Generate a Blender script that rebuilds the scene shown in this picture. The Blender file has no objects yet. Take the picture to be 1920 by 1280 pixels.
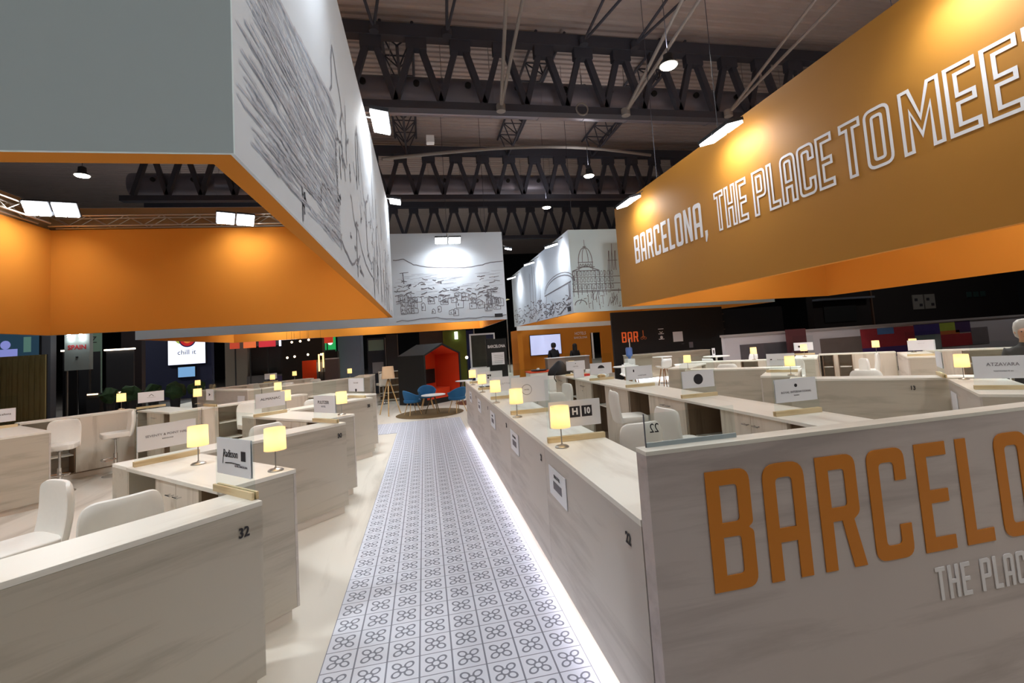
import bpy, bmesh, math, random
from mathutils import Vector, Matrix
S = bpy.context.scene
COL = S.collection
PI = math.pi
rnd = random.Random(7)

# ---------------------------------------------------------------- camera
YAW, PITCH, ROLL, FPX, CX, CY = 0.20005, 0.07444, -0.06626, 880.56562, 969.45808, 576.32512
F = Vector((math.sin(YAW)*math.cos(PITCH), math.cos(YAW)*math.cos(PITCH), math.sin(PITCH)))
RT = Vector((math.cos(YAW), -math.sin(YAW), 0)); UP = RT.cross(F)
c_, s_ = math.cos(ROLL), math.sin(ROLL)
R2 = RT*c_ + UP*s_; U2 = UP*c_ - RT*s_
cam = bpy.data.cameras.new('camera'); camo = bpy.data.objects.new('camera', cam); COL.objects.link(camo)
camo.matrix_world = Matrix(((R2.x, U2.x, -F.x, 0), (R2.y, U2.y, -F.y, 0), (R2.z, U2.z, -F.z, 1.945), (0, 0, 0, 1)))
cam.sensor_width = 36; cam.lens = FPX/1920*36
cam.shift_x = (960-CX)/1920; cam.shift_y = (CY-640)/1920
cam.clip_start = .05; cam.clip_end = 300
S.camera = camo

# ---------------------------------------------------------------- world, exposure
w = bpy.data.worlds.new('world'); S.world = w; w.use_nodes = True
w.node_tree.nodes['Background'].inputs[0].default_value = (.75, .8, 1, 1)
w.node_tree.nodes['Background'].inputs[1].default_value = .15
S.view_settings.view_transform = 'Standard'; S.view_settings.look = 'None'
S.view_settings.gamma = 1; S.view_settings.use_curve_mapping = False
S.view_settings.exposure = 0.1
HALL_W = .5     # scale of the hall lamps
FLOOD_W = .21    # scale of the floodlights

# ---------------------------------------------------------------- helpers
def rgb(h):
    h = h.lstrip('#'); v = [int(h[i:i+2], 16)/255 for i in (0, 2, 4)]
    return tuple((x/12.92 if x <= .04045 else ((x+.055)/1.055)**2.4) for x in v) + (1,)

def mat(name, col, rough=.6, metal=0, emit=None, es=0, spec=.5, alpha=1, trans=0, noise=0, nscale=8):
    m = bpy.data.materials.new(name); m.use_nodes = True
    b = m.node_tree.nodes['Principled BSDF']; N = m.node_tree.nodes; L = m.node_tree.links
    c = rgb(col) if isinstance(col, str) else col
    b.inputs['Base Color'].default_value = c; b.inputs['Roughness'].default_value = rough
    b.inputs['Metallic'].default_value = metal; b.inputs['Specular IOR Level'].default_value = spec
    if emit: b.inputs['Emission Color'].default_value = rgb(emit); b.inputs['Emission Strength'].default_value = es
    if trans: b.inputs['Transmission Weight'].default_value = trans; b.inputs['IOR'].default_value = 1.05
    if alpha < 1: b.inputs['Alpha'].default_value = alpha
    if noise:
        tc = N.new('ShaderNodeTexCoord'); n = N.new('ShaderNodeTexNoise'); n.inputs['Scale'].default_value = nscale
        n.inputs['Detail'].default_value = 4
        mx = N.new('ShaderNodeMixRGB'); mx.blend_type = 'MULTIPLY'; mx.inputs[1].default_value = c
        r = N.new('ShaderNodeMapRange'); r.inputs[3].default_value = 1-noise; r.inputs[4].default_value = 1+noise*.3
        L.new(tc.outputs['Object'], n.inputs['Vector']); L.new(n.outputs['Fac'], r.inputs[0]); mx.inputs[0].default_value = 1
        L.new(r.outputs[0], mx.inputs[2]); L.new(mx.outputs[0], b.inputs['Base Color'])
    return m

def wood(name, c1, c2, axis=0, rough=.45, sc=1.0, tilt=.12, spec=.35):
    """pale laminate: long soft grain along a local axis"""
    m = bpy.data.materials.new(name); m.use_nodes = True
    N = m.node_tree.nodes; L = m.node_tree.links; b = N['Principled BSDF']
    tc = N.new('ShaderNodeTexCoord'); mp = N.new('ShaderNodeMapping')
    s = [6*sc, 6*sc, 14*sc]; 
    if axis == 0: s = [.9*sc, 7*sc, 9*sc]; mp.inputs['Rotation'].default_value = (0, tilt, 0)
    if axis == 1: s = [7*sc, .9*sc, 9*sc]; mp.inputs['Rotation'].default_value = (tilt, 0, 0)
    if axis == 2: s = [9*sc, 9*sc, .8*sc]
    mp.inputs['Scale'].default_value = s
    n = N.new('ShaderNodeTexNoise'); n.inputs['Scale'].default_value = 1; n.inputs['Detail'].default_value = 6
    n.inputs['Roughness'].default_value = .62; n.inputs['Distortion'].default_value = .6
    n2 = N.new('ShaderNodeTexNoise'); n2.inputs['Scale'].default_value = .45; n2.inputs['Detail'].default_value = 3
    ad = N.new('ShaderNodeMath'); ad.operation = 'ADD'
    r = N.new('ShaderNodeValToRGB'); r.color_ramp.elements[0].position = .72; r.color_ramp.elements[1].position = 1.25 if False else 1.0
    r.color_ramp.elements[0].color = rgb(c1); r.color_ramp.elements[1].color = rgb(c2)
    L.new(tc.outputs['Object'], mp.inputs['Vector']); L.new(mp.outputs[0], n.inputs['Vector']); L.new(mp.outputs[0], n2.inputs['Vector'])
    L.new(n.outputs['Fac'], ad.inputs[0]); L.new(n2.outputs['Fac'], ad.inputs[1]); L.new(ad.outputs[0], r.inputs[0])
    L.new(r.outputs[0], b.inputs['Base Color']); b.inputs['Roughness'].default_value = rough
    b.inputs['Specular IOR Level'].default_value = spec
    return m

class MB:
    def __init__(s): s.v = []; s.f = []
    def poly(s, pts):
        n = len(s.v); s.v += [tuple(p) for p in pts]; s.f.append(tuple(range(n, n+len(pts)))); return s
    def box(s, x0, x1, y0, y1, z0, z1):
        if x0 > x1: x0, x1 = x1, x0
        if y0 > y1: y0, y1 = y1, y0
        n = len(s.v)
        s.v += [(x0,y0,z0),(x1,y0,z0),(x1,y1,z0),(x0,y1,z0),(x0,y0,z1),(x1,y0,z1),(x1,y1,z1),(x0,y1,z1)]
        s.f += [tuple(n+i for i in q) for q in ((3,2,1,0),(4,5,6,7),(0,1,5,4),(1,2,6,5),(2,3,7,6),(3,0,4,7))]; return s
    def cyl(s, p0, p1, r0, r1=None, n=12, caps=True):
        r1 = r0 if r1 is None else r1
        p0 = Vector(p0); p1 = Vector(p1); d = (p1-p0).normalized()
        a = d.orthogonal().normalized(); b = d.cross(a); k = len(s.v)
        for p, r in ((p0, r0), (p1, r1)):
            for i in range(n):
                t = 2*PI*i/n; s.v.append(tuple(p + a*math.cos(t)*r + b*math.sin(t)*r))
        for i in range(n): s.f.append((k+i, k+(i+1) % n, k+n+(i+1) % n, k+n+i))
        if caps: s.f += [tuple(k+i for i in reversed(range(n))), tuple(k+n+i for i in range(n))]
        return s
    def beam(s, p0, p1, w, h=None):
        h = h or w; p0 = Vector(p0); p1 = Vector(p1); d = (p1-p0).normalized()
        up = Vector((0,0,1)) if abs(d.z) < .95 else Vector((0,1,0))
        a = d.cross(up).normalized()*w/2; b = a.cross(d).normalized()*h/2; k = len(s.v)
        for p in (p0, p1): s.v += [tuple(p-a-b), tuple(p+a-b), tuple(p+a+b), tuple(p-a+b)]
        s.f += [tuple(k+i for i in q) for q in ((0,1,2,3),(7,6,5,4),(0,4,5,1),(1,5,6,2),(2,6,7,3),(3,7,4,0))]; return s
    def lathe(s, prof, n=24, c=(0,0,0), close=True):
        k = len(s.v); m = len(prof)
        for r, z in prof:
            for i in range(n):
                t = 2*PI*i/n; s.v.append((c[0]+r*math.cos(t), c[1]+r*math.sin(t), c[2]+z))
        for j in range(m-1):
            for i in range(n): s.f.append((k+j*n+i, k+j*n+(i+1) % n, k+(j+1)*n+(i+1) % n, k+(j+1)*n+i))
        if close: s.f += [tuple(k+i for i in reversed(range(n))), tuple(k+(m-1)*n+i for i in range(n))]
        return s
    def tube(s, pts, r, n=6):
        for a, b in zip(pts, pts[1:]): s.cyl(a, b, r, n=n)
        return s
    def prism(s, pts, z0, z1):
        n = len(pts); k = len(s.v)
        s.v += [(x, y, z0) for x, y in pts] + [(x, y, z1) for x, y in pts]
        s.f += [tuple(k+i for i in reversed(range(n))), tuple(k+n+i for i in range(n))]
        for i in range(n): s.f.append((k+i, k+(i+1) % n, k+n+(i+1) % n, k+n+i))
        return s
    def line2(s, pts, w, P):
        """flat stroke through 2D points; P maps (a,b)->3D"""
        for (a0, b0), (a1, b1) in zip(pts, pts[1:]):
            dx, dy = a1-a0, b1-b0; l = math.hypot(dx, dy) or 1e-6; nx, ny = -dy/l*w/2, dx/l*w/2
            ex, ey = dx/l*w*.3, dy/l*w*.3
            s.poly([P(a0-ex-nx, b0-ey-ny), P(a1+ex-nx, b1+ey-ny), P(a1+ex+nx, b1+ey+ny), P(a0-ex+nx, b0-ey+ny)])
        return s
    def build(s, name, m, parent=None, loc=None, rotz=0, smooth=False, bevel=0, seg=2):
        me = bpy.data.meshes.new(name); me.from_pydata(s.v, [], s.f); me.update()
        if m: me.materials.append(m)
        o = bpy.data.objects.new(name, me); COL.objects.link(o)
        if parent: o.parent = parent
        if loc is not None: o.location = loc
        if rotz: o.rotation_euler = (0, 0, rotz)
        bm = bmesh.new(); bm.from_mesh(me); bmesh.ops.recalc_face_normals(bm, faces=bm.faces)
        if bevel: 
            bmesh.ops.bevel(bm, geom=bm.edges[:], offset=bevel, segments=seg, affect='EDGES', clamp_overlap=True, profile=.5)
        bm.to_mesh(me); bm.free()
        if smooth:
            for p in me.polygons: p.use_smooth = True
            me.set_sharp_from_angle(angle=math.radians(40))
        return o

def tag(o, label=None, cat=None, group=None, kind=None):
    if label: o['label'] = label
    if cat: o['category'] = cat
    if group: o['group'] = group
    if kind: o['kind'] = kind
    return o
def thing(name, loc, label, cat, rotz=0, group=None):
    o = bpy.data.objects.new(name, None); COL.objects.link(o); o.location = loc; o.rotation_euler = (0,0,rotz)
    o.empty_display_size = .1
    return tag(o, label, cat, group)
def dup(root, loc, rotz, label, group=None):
    r = root.copy(); COL.objects.link(r); r.location = loc; r.rotation_euler = (0,0,rotz); r['label'] = label
    if group: r['group'] = group
    def rec(a, b):
        for ch in list(a.children):
            c = ch.copy(); COL.objects.link(c); c.parent = b; rec(ch, c)
    rec(root, r)
    return r
def struct(mb, name, m, **k):
    o = mb.build(name, m, **k); o['kind'] = 'structure'; return o

# ---------------------------------------------------------------- lettering
def text(s, size, m, parent, mtx, name='lettering', align='CENTER', sx=1.0, extr=.0008, bold=0.0, shear=0):
    cu = bpy.data.curves.new('t', 'FONT'); cu.body = s; cu.size = size; cu.align_x = align; cu.align_y = 'CENTER'
    cu.extrude = extr; cu.offset = bold; cu.shear = shear; cu.resolution_u = 3
    to = bpy.data.objects.new('t', cu); COL.objects.link(to)
    dg = bpy.context.evaluated_depsgraph_get(); dg.update()
    me = bpy.data.meshes.new_from_object(to.evaluated_get(dg)); bpy.data.objects.remove(to); bpy.data.curves.remove(cu)
    me.transform(Matrix.Diagonal((sx, 1, 1, 1))); me.transform(mtx)
    me.materials.clear(); me.materials.append(m)
    o = bpy.data.objects.new(name, me); COL.objects.link(o)
    if parent: o.parent = parent
    return o
def face_mtx(loc, right, up):
    """places drawing XY on a plane: X->right, Y->up"""
    r = Vector(right).normalized(); u = Vector(up).normalized(); n = r.cross(u)
    return Matrix(((r.x, u.x, n.x, loc[0]), (r.y, u.y, n.y, loc[1]), (r.z, u.z, n.z, loc[2]), (0,0,0,1)))

Wd, T_ = .42, .125
def G(w=Wd, t=T_):
    R = .11
    g = {}
    g['B'] = (w, [[(0,0),(0,1),(w,1,R),(w,.53,.07),(w-.05,.5,.02),(w,.47,.07),(w,0,R)],
                  [(t,t),(t,.44),(w-t,.44,.04),(w-t,t,.04)], [(t,.56),(t,1-t),(w-t,1-t,.04),(w-t,.56,.04)]])
    g['A'] = (w, [[(0,0),(0,1,R+.03),(w,1,R+.03),(w,0),(w-t,0),(w-t,.32),(t,.32),(t,0)],
                  [(t,.44),(t,1-t,.05),(w-t,1-t,.05),(w-t,.44)]])
    g['R'] = (w, [[(0,0),(0,1),(w,1,R),(w,.47,.08),(w-.07,.42),(w+.02,0),(w-t+.01,0),(w-t-.07,.42),(t,.42),(t,0)],
                  [(t,.54),(t,1-t),(w-t,1-t,.04),(w-t,.54,.04)]])
    g['C'] = (w, [[(0,0,R),(0,1,R),(w,1,R),(w,.7),(w-t,.7),(w-t,1-t,.05),(t,1-t,.05),(t,t,.05),(w-t,t,.05),(w-t,.3),(w,.3),(w,0,R)]])
    g['E'] = (w*.86, [[(0,0),(0,1),(w*.86,1),(w*.86,1-t),(t,1-t),(t,.56),(w*.8,.56),(w*.8,.44),(t,.44),(t,t),(w*.86,t),(w*.86,0)]])
    g['L'] = (w*.8, [[(0,0),(0,1),(t,1),(t,t),(w*.8,t),(w*.8,0)]])
    g['O'] = (w, [[(0,0,R+.02),(0,1,R+.02),(w,1,R+.02),(w,0,R+.02)], [(t,t,.05),(t,1-t,.05),(w-t,1-t,.05),(w-t,t,.05)]])
    g['N'] = (w, [[(0,0),(0,1),(t*1.05,1),(w-t,.4),(w-t,1),(w,1),(w,0),(w-t*1.05,0),(t,.6),(t,0)]])
    g['T'] = (w*.9, [[(w*.45-t/2,0),(w*.45-t/2,1-t),(0,1-t),(0,1),(w*.9,1),(w*.9,1-t),(w*.45+t/2,1-t),(w*.45+t/2,0)]])
    g['H'] = (w, [[(0,0),(0,1),(t,1),(t,.57),(w-t,.57),(w-t,1),(w,1),(w,0),(w-t,0),(w-t,.45),(t,.45),(t,0)]])
    g['P'] = (w, [[(0,0),(0,1),(w,1,R),(w,.4,R),(t,.4),(t,0)], [(t,.52),(t,1-t),(w-t,1-t,.04),(w-t,.52,.04)]])
    g['M'] = (w*1.35, [[(0,0),(0,1),(t*1.1,1),(w*.675,.5),(w*1.35-t*1.1,1),(w*1.35,1),(w*1.35,0),(w*1.35-t,0),(w*1.35-t,.66),(w*.675,.22),(t,.66),(t,0)]])
    g[','] = (.12, [[(0,0),(0,.14),(.12,.14),(.12,0),(.05,-.17),(0,-.17)]])
    g[' '] = (.2, [])
    return g
GL = G()
def rounded(c):
    out = []; n = len(c)
    for i, p in enumerate(c):
        if len(p) == 2: out.append(p); continue
        P = Vector(p[:2]); A = Vector(c[i-1][:2]); B = Vector(c[(i+1) % n][:2]); r = p[2]
        a = (A-P).normalized(); b = (B-P).normalized()
        r = min(r, (A-P).length*.5, (B-P).length*.5); p0 = P+a*r; p1 = P+b*r
        for k in range(6):
            t = k/5; q = p0*(1-t)**2 + P*2*t*(1-t) + p1*t*t; out.append((q.x, q.y))
    return out
def word(s, h, m, parent, mtx, name='lettering', outline=0, width=None, gap=.11):
    """condensed capitals; filled, or drawn as an outline of given stroke; returns mesh object and width"""
    x = 0; cons = []
    for ch in s:
        wd, cs = GL[ch]
        for c in cs: cons.append([(px+x, py) for px, py in rounded(c)])
        x += wd+gap
    tot = x-gap; kx = (width/tot) if width else h
    if outline:
        mb = MB()
        for c in cons:
            q = [Vector((a*kx, b*h)) for a, b in c]; n = len(q); qq = [q[0]]
            for p in q[1:]:
                if (p-qq[-1]).length > 1e-4: qq.append(p)
            q = qq; n = len(q); area = sum(q[i].x*q[(i+1) % n].y-q[(i+1) % n].x*q[i].y for i in range(n))
            inn = []
            for i in range(n):
                d0 = (q[i]-q[i-1]).normalized(); d1 = (q[(i+1) % n]-q[i]).normalized()
                n0 = Vector((-d0.y, d0.x)); n1 = Vector((-d1.y, d1.x)); bb = n0+n1
                if bb.length < 1e-4: bb = n0
                bb = bb.normalized(); k = outline/max(.45, bb.dot(n0)); inn.append(bb*k)
            for i in range(n):
                j = (i+1) % n
                mb.poly([(*(q[i]-inn[i]*.5), .004), (*(q[j]-inn[j]*.5), .004), (*(q[j]+inn[j]*.5), .004), (*(q[i]+inn[i]*.5), .004)])
        me = bpy.data.meshes.new(name); me.from_pydata(mb.v, [], mb.f)
    else:
        cu = bpy.data.curves.new('c', 'CURVE'); cu.dimensions = '2D'; cu.fill_mode = 'BOTH'; cu.extrude = .002
        for c in cons:
            sp = cu.splines.new('POLY'); sp.points.add(len(c)-1); sp.use_cyclic_u = True
            for i, (a, b) in enumerate(c): sp.points[i].co = (a*kx, b*h, 0, 1)
        to = bpy.data.objects.new('t', cu); COL.objects.link(to)
        dg = bpy.context.evaluated_depsgraph_get(); dg.update()
        me = bpy.data.meshes.new_from_object(to.evaluated_get(dg)); bpy.data.objects.remove(to); bpy.data.curves.remove(cu)
    me.transform(mtx); me.materials.clear(); me.materials.append(m)
    o = bpy.data.objects.new(name, me); COL.objects.link(o)
    if parent: o.parent = parent
    return o

# ---------------------------------------------------------------- materials
M = {}
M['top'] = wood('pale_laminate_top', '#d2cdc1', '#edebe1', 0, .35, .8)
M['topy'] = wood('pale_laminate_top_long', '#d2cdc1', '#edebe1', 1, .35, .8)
M['face'] = wood('laminate_front_dimmed', '#9f9788', '#bcb5a6', 0, .5, .9)  # same laminate as the wall; weaker light is put into the colour
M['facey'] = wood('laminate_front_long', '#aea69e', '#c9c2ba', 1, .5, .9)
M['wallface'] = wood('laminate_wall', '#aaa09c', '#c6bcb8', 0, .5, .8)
M['door'] = wood('laminate_door', '#b6ab9a', '#d8cfc0', 2, .5, 1)
M['dark'] = wood('shelf_interior', '#6c5845', '#8a745e', 2, .6, 1)
M['floor'] = wood('stand_floor', '#bdb5a7', '#dad4c8', 1, .5, .5)
M['block'] = wood('pine_block', '#c2a878', '#e2cfa6', 0, .5, 2)
M['natural'] = wood('beech', '#b08a58', '#d3b07c', 2, .5, 2)
M['white'] = mat('white_plastic', '#eef0ee', .5)
M['leather'] = mat('white_leatherette', '#f0efe8', .38, noise=.04, nscale=30)
M['chrome'] = mat('chrome', '#d8d8d8', .18, 1)
M['steel'] = mat('brushed_steel', '#a8a49e', .35, 1)
M['black'] = mat('black', '#101012', .6)
M['dkgrey'] = mat('dark_grey', '#2c2e34', .7)
M['grey'] = mat('grey_panel', '#5b5f68', .7)
M['ink'] = mat('ink', '#26242a', .7)
M['ink2'] = mat('soft_ink', '#77747c', .8)
M['draw'] = mat('drawing_grey', '#8c8d98', .8)
M['hatch'] = mat('hatch_grey', '#bbbec9', .9)
M['paper'] = mat('paper', '#e9ebf0', .6)
M['orange'] = mat('orange_fabric', '#c67d2c', .85, spec=.12)
M['ochre'] = mat('ochre_fabric', '#aa7428', .62, spec=.3)
M['wpanel'] = mat('white_fabric_panel', '#d2dae4', .75, spec=.2)
M['bpanel'] = mat('bluish_white_panel', '#d3e5ec', .8, spec=.2)
M['letter'] = mat('orange_vinyl', '#cd7c16', .6)
M['lwhite'] = mat('white_vinyl', '#e6e4e6', .6)
M['rawback'] = mat('raw_board', '#8a6c48', .8)
M['podred'] = mat('red_orange_felt', '#e04a1c', .9)
M['blue'] = mat('blue_velvet', '#1f5f8e', .8)
M['alu'] = mat('aluminium', '#b9b4ab', .35, .9)
M['ceil'] = mat('corrugated_sheet', '#b3a8a6', .8, noise=.1, nscale=.5)
M['beam'] = mat('beam_paint', '#40424e', .7)
M['rod'] = mat('rod_paint', '#8e8a88', .6)
M['duct'] = mat('duct_metal', '#8d8d9c', .4, .5)
M['hallwall'] = mat('hall_wall', '#16161a', .9)
M['navy'] = mat('navy', '#1b2140', .7)
M['brown'] = mat('rug_brown', '#6d5838', .95, noise=.3, nscale=12)
M['led'] = mat('led_strip', '#ffffff', .5, emit='#f4ecff', es=7)
M['flood'] = mat('flood_lens', '#ffffff', .5, emit='#ffffff', es=26)
M['bulb'] = mat('bay_lens', '#ffffff', .5, emit='#fff2d8', es=30)
M['skin'] = mat('skin', '#b98a6c', .6)
M['hair'] = mat('dark_hair', '#191614', .7)
M['grayhair'] = mat('grey_hair', '#b7b2aa', .8)

def shade_mat():
    m = bpy.data.materials.new('lamp_shade_fabric'); m.use_nodes = True; N = m.node_tree.nodes; L = m.node_tree.links
    N.clear(); o = N.new('ShaderNodeOutputMaterial'); a = N.new('ShaderNodeAddShader'); mx = N.new('ShaderNodeMixShader')
    t = N.new('ShaderNodeBsdfTranslucent'); t.inputs[0].default_value = rgb('#ffe4b4')
    d = N.new('ShaderNodeBsdfDiffuse'); d.inputs[0].default_value = rgb('#f3e3bf')
    e = N.new('ShaderNodeEmission'); e.inputs[0].default_value = rgb('#ffd080'); e.inputs[1].default_value = .42
    mx.inputs[0].default_value = .45
    L.new(t.outputs[0], mx.inputs[1]); L.new(d.outputs[0], mx.inputs[2]); L.new(mx.outputs[0], a.inputs[0]); L.new(e.outputs[0], a.inputs[1])
    L.new(a.outputs[0], o.inputs[0]); return m
M['shade'] = shade_mat()
def glass_mat():
    m = bpy.data.materials.new('clear_acrylic'); m.use_nodes = True; N = m.node_tree.nodes; L = m.node_tree.links
    N.clear(); o = N.new('ShaderNodeOutputMaterial'); mx = N.new('ShaderNodeMixShader')
    t = N.new('ShaderNodeBsdfTransparent'); t.inputs[0].default_value = (.94, .97, .965, 1)
    g = N.new('ShaderNodeBsdfGlossy'); g.inputs['Roughness'].default_value = .03; g.inputs[0].default_value = (.9, .95, .95, 1)
    lw = N.new('ShaderNodeLayerWeight'); lw.inputs[0].default_value = .18
    mu = N.new('ShaderNodeMath'); mu.operation = 'MULTIPLY'; mu.inputs[1].default_value = .12; L.new(lw.outputs['Facing'], mu.inputs[0]); L.new(mu.outputs[0], mx.inputs[0]); L.new(t.outputs[0], mx.inputs[1]); L.new(g.outputs[0], mx.inputs[2]); L.new(mx.outputs[0], o.inputs[0])
    return m
M['glass'] = glass_mat()

def tile_mat():
    m = bpy.data.materials.new('flower_tile_carpet'); m.use_nodes = True; N = m.node_tree.nodes; L = m.node_tree.links; b = N['Principled BSDF']
    tc = N.new('ShaderNodeTexCoord'); sp = N.new('ShaderNodeSeparateXYZ'); L.new(tc.outputs['Object'], sp.inputs[0])
    def mt(op, a, b_=None, c=None):
        n = N.new('ShaderNodeMath'); n.operation = op
        for i, v in enumerate((a, b_, c)):
            if v is None: continue
            if isinstance(v, (int, float)): n.inputs[i].default_value = v
            else: L.new(v, n.inputs[i])
        return n.outputs[0]
    def fr(o): return mt('SUBTRACT', mt('FRACT', mt('MULTIPLY', o, 5.0)), .5)
    X = mt('ABSOLUTE', fr(sp.outputs[0])); Y = mt('ABSOLUTE', fr(sp.outputs[1]))
    lx = mt('GREATER_THAN', X, .475); ly = mt('GREATER_THAN', Y, .483); far = mt('GREATER_THAN', mt('SQRT', mt('ADD', mt('MULTIPLY', X, X), mt('MULTIPLY', Y, Y))), .11)
    def ring(cx, cy, r, w, st=1.0):
        # oval ring elongated along the diagonal
        dx = mt('SUBTRACT', X, cx); dy = mt('SUBTRACT', Y, cy)
        p = mt('MULTIPLY', mt('ADD', dx, dy), .7071/st); q = mt('MULTIPLY', mt('SUBTRACT', dx, dy), .7071)
        d = mt('SQRT', mt('ADD', mt('MULTIPLY', p, p), mt('MULTIPLY', q, q)))
        return mt('LESS_THAN', mt('ABSOLUTE', mt('SUBTRACT', d, r)), w)
    k = mt('MAXIMUM', mt('MAXIMUM', lx, ly), mt('MAXIMUM', mt('MULTIPLY', far, ring(.185, .185, .112, .027, 1.25)), ring(0, 0, .122, .026)))
    mx = N.new('ShaderNodeMixRGB'); L.new(k, mx.inputs[0]); mx.inputs[1].default_value = rgb('#d8dbe6'); mx.inputs[2].default_value = rgb('#7c7f8c')
    L.new(mx.outputs[0], b.inputs['Base Color']); b.inputs['Roughness'].default_value = .55; b.inputs['Specular IOR Level'].default_value = .3
    return m
M['tile'] = tile_mat()

# ---------------------------------------------------------------- lights
def area(name, loc, to, size, power, col=(1,1,1), parent=None, spread=PI, sy=None):
    l = bpy.data.lights.new(name, 'AREA'); l.size = size; l.energy = power; l.color = col; l.spread = spread
    if sy: l.shape = 'RECTANGLE'; l.size_y = sy
    o = bpy.data.objects.new(name, l); COL.objects.link(o)
    d = Vector(to)-Vector(loc)
    o.location = loc; o.rotation_euler = d.to_track_quat('-Z', 'Y').to_euler()
    if parent: o.parent = parent; o.matrix_parent_inverse = parent.matrix_world.inverted() if False else Matrix.Translation(-Vector(parent.location))
    return o
# ================================================================ HALL
fl = MB().box(-40, 40, -14, 60, -.2, 0); struct(fl, 'floor', mat('hall_floor', '#4a4744', .7, noise=.2, nscale=.6))
st = MB().box(-12, 17, -3, 42, 0, .012); o = st.build('stand_floor', M['floor']); tag(o, 'pale wood-look laminate laid under all the stand counters', 'flooring', kind='structure')
c = MB(); y = -14
while y < 60:
    c.poly([(-40, y, 13.6), (40, y, 13.6), (40, y+.16, 13.6), (-40, y+.16, 13.6)])
    c.poly([(-40, y+.16, 13.6), (40, y+.16, 13.6), (40, y+.2, 13.66), (-40, y+.2, 13.66)])
    c.poly([(-40, y+.2, 13.66), (40, y+.2, 13.66), (40, y+.28, 13.66), (-40, y+.28, 13.66)])
    c.poly([(-40, y+.28, 13.66), (40, y+.28, 13.66), (40, y+.32, 13.6), (-40, y+.32, 13.6)])
    y += .32
struct(c, 'ceiling', M['ceil'])
struct(MB().box(-40, 40, 60, 60.3, 0, 14), 'wall_back', M['hallwall'])
struct(MB().box(-40.3, -40, -14, 60, 0, 14), 'wall_left', M['hallwall'])
struct(MB().box(40, 40.3, -14, 60, 0, 14), 'wall_right', M['hallwall'])
struct(MB().box(-40, 40, -14.3, -14, 0, 14), 'wall_front', mat('hall_wall_front', '#3a3a40', .9))

# ---- roof trusses with the ducts behind them
def truss(y, x0, x1, label, zb=10.0, zt=12.75):
    r = thing('roof_truss', (0, y, 0), label, 'truss', group='roof trusses across the hall')
    MB().box(x0, x1, -.2, .2, zt-.22, zt+.22).build('top_chord', M['beam'], r)
    MB().box(x0, x1, -.18, .18, zb, zb+.26).build('bottom_chord', M['beam'], r)
    x = x0+.5; i = 0
    while x+1.5 < x1:
        for a, b in ((x, x+.74), (x+1.5, x+.76)):
            MB().beam((a, 0, zb+.3), (b, 0, zt), .2, .24).build('diagonal', M['beam'], r)
        MB().prism([(x+.4, -.14), (x+1.1, -.14), (x+1.1, .14), (x+.4, .14)], zt-.62, zt-.1).build('gusset_plate', M['beam'], r)
        x += 1.5
    return r
truss(15.66, -10, 24, 'nearest dark roof truss, spanning the stand above the orange banner')
truss(25.5, -14, 30, 'second dark roof truss, behind the nearest one')
truss(35.4, -18, 34, 'farthest dark roof truss, low above the white drawing panels')
def duct(y, x0, x1, z, r, label):
    d = thing('air_duct', (0, y, z), label, 'duct', group='air ducts beside the roof trusses')
    MB().cyl((x0, 0, 0), (x1, 0, 0), r, n=28).build('pipe', M['duct'], d, smooth=True)
    x = x0+1.2
    while x < x1:
        MB().cyl((x, -r*.96, .12), (x, -r-.08, .12), .11, n=12).build('nozzle', M['black'], d, smooth=True)
        MB().cyl((x-.9, 0, 0), (x-.86, 0, 0), r+.02, n=28).build('joint_ring', M['duct'], d, smooth=True)
        MB().cyl((x-.88, 0, r), (x-.88, 0, 13.63-z), .012, n=5).build('hanger', M['rod'], d)
        x += 1.8
duct(16.7, -10, 24, 11.05, .66, 'grey round duct with nozzles behind the nearest truss')
duct(26.5, -14, 30, 11.1, .66, 'grey round duct with nozzles behind the second truss')
# ---- light pipes hanging from the roof, in pairs
def rods(pts, r, label, m='rod'):
    t = thing('roof_strut_pair', pts[0][0], label, 'roof struts', group='paired struts under the roof')
    p0 = Vector(pts[0][0])
    for a, b in pts:
        MB().cyl(Vector(a)-p0, Vector(b)-p0, r, n=8).build('strut', M[m], t, smooth=True)
    MB().cyl((0, 0, -.12), (0, 0, .12), .16, n=12).build('node', M[m], t, smooth=True)
rods([((3.0, 15.3, 10), (2.55, 9.2, 13.5)), ((3.0, 15.3, 10), (3.55, 9.2, 13.5))], .06, 'pale pair of roof struts meeting left of centre on the nearest truss')
rods([((7.6, 15.3, 10), (8.6, 9.2, 13.5)), ((7.6, 15.3, 10), (9.6, 9.2, 13.5))], .06, 'pale pair of roof struts just right of the warm hall lamp')
rods([((11.8, 15.3, 10.1), (13.2, 9.2, 13.5)), ((11.8, 15.3, 10.1), (14.6, 9.2, 13.5))], .055, 'pale pair of roof struts rising over the orange banner edge')
rods([((-1.1, 15.3, 12.6), (-1.9, 10.2, 13.5)), ((-1.1, 15.3, 12.6), (-.6, 13.4, 13.5))], .05, 'dark short roof struts by the white panel edge', 'beam')
rods([((1.3, 15.3, 12.6), (1.1, 10.2, 13.5)), ((1.3, 15.3, 12.6), (1.9, 12, 13.5))], .05, 'dark short roof struts above the second gap of the nearest truss', 'beam')
rods([((6.2, 15.3, 12.6), (8.1, 10.5, 13.5)), ((6.2, 15.3, 12.6), (6.6, 12.6, 13.5))], .05, 'dark short roof struts left of the warm hall lamp', 'beam')
rods([((8.2, 15.3, 12.6), (10.6, 9.5, 13.5)), ((8.2, 15.3, 12.6), (8.9, 12.6, 13.5))], .05, 'dark short roof struts right of the warm hall lamp', 'beam')
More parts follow.
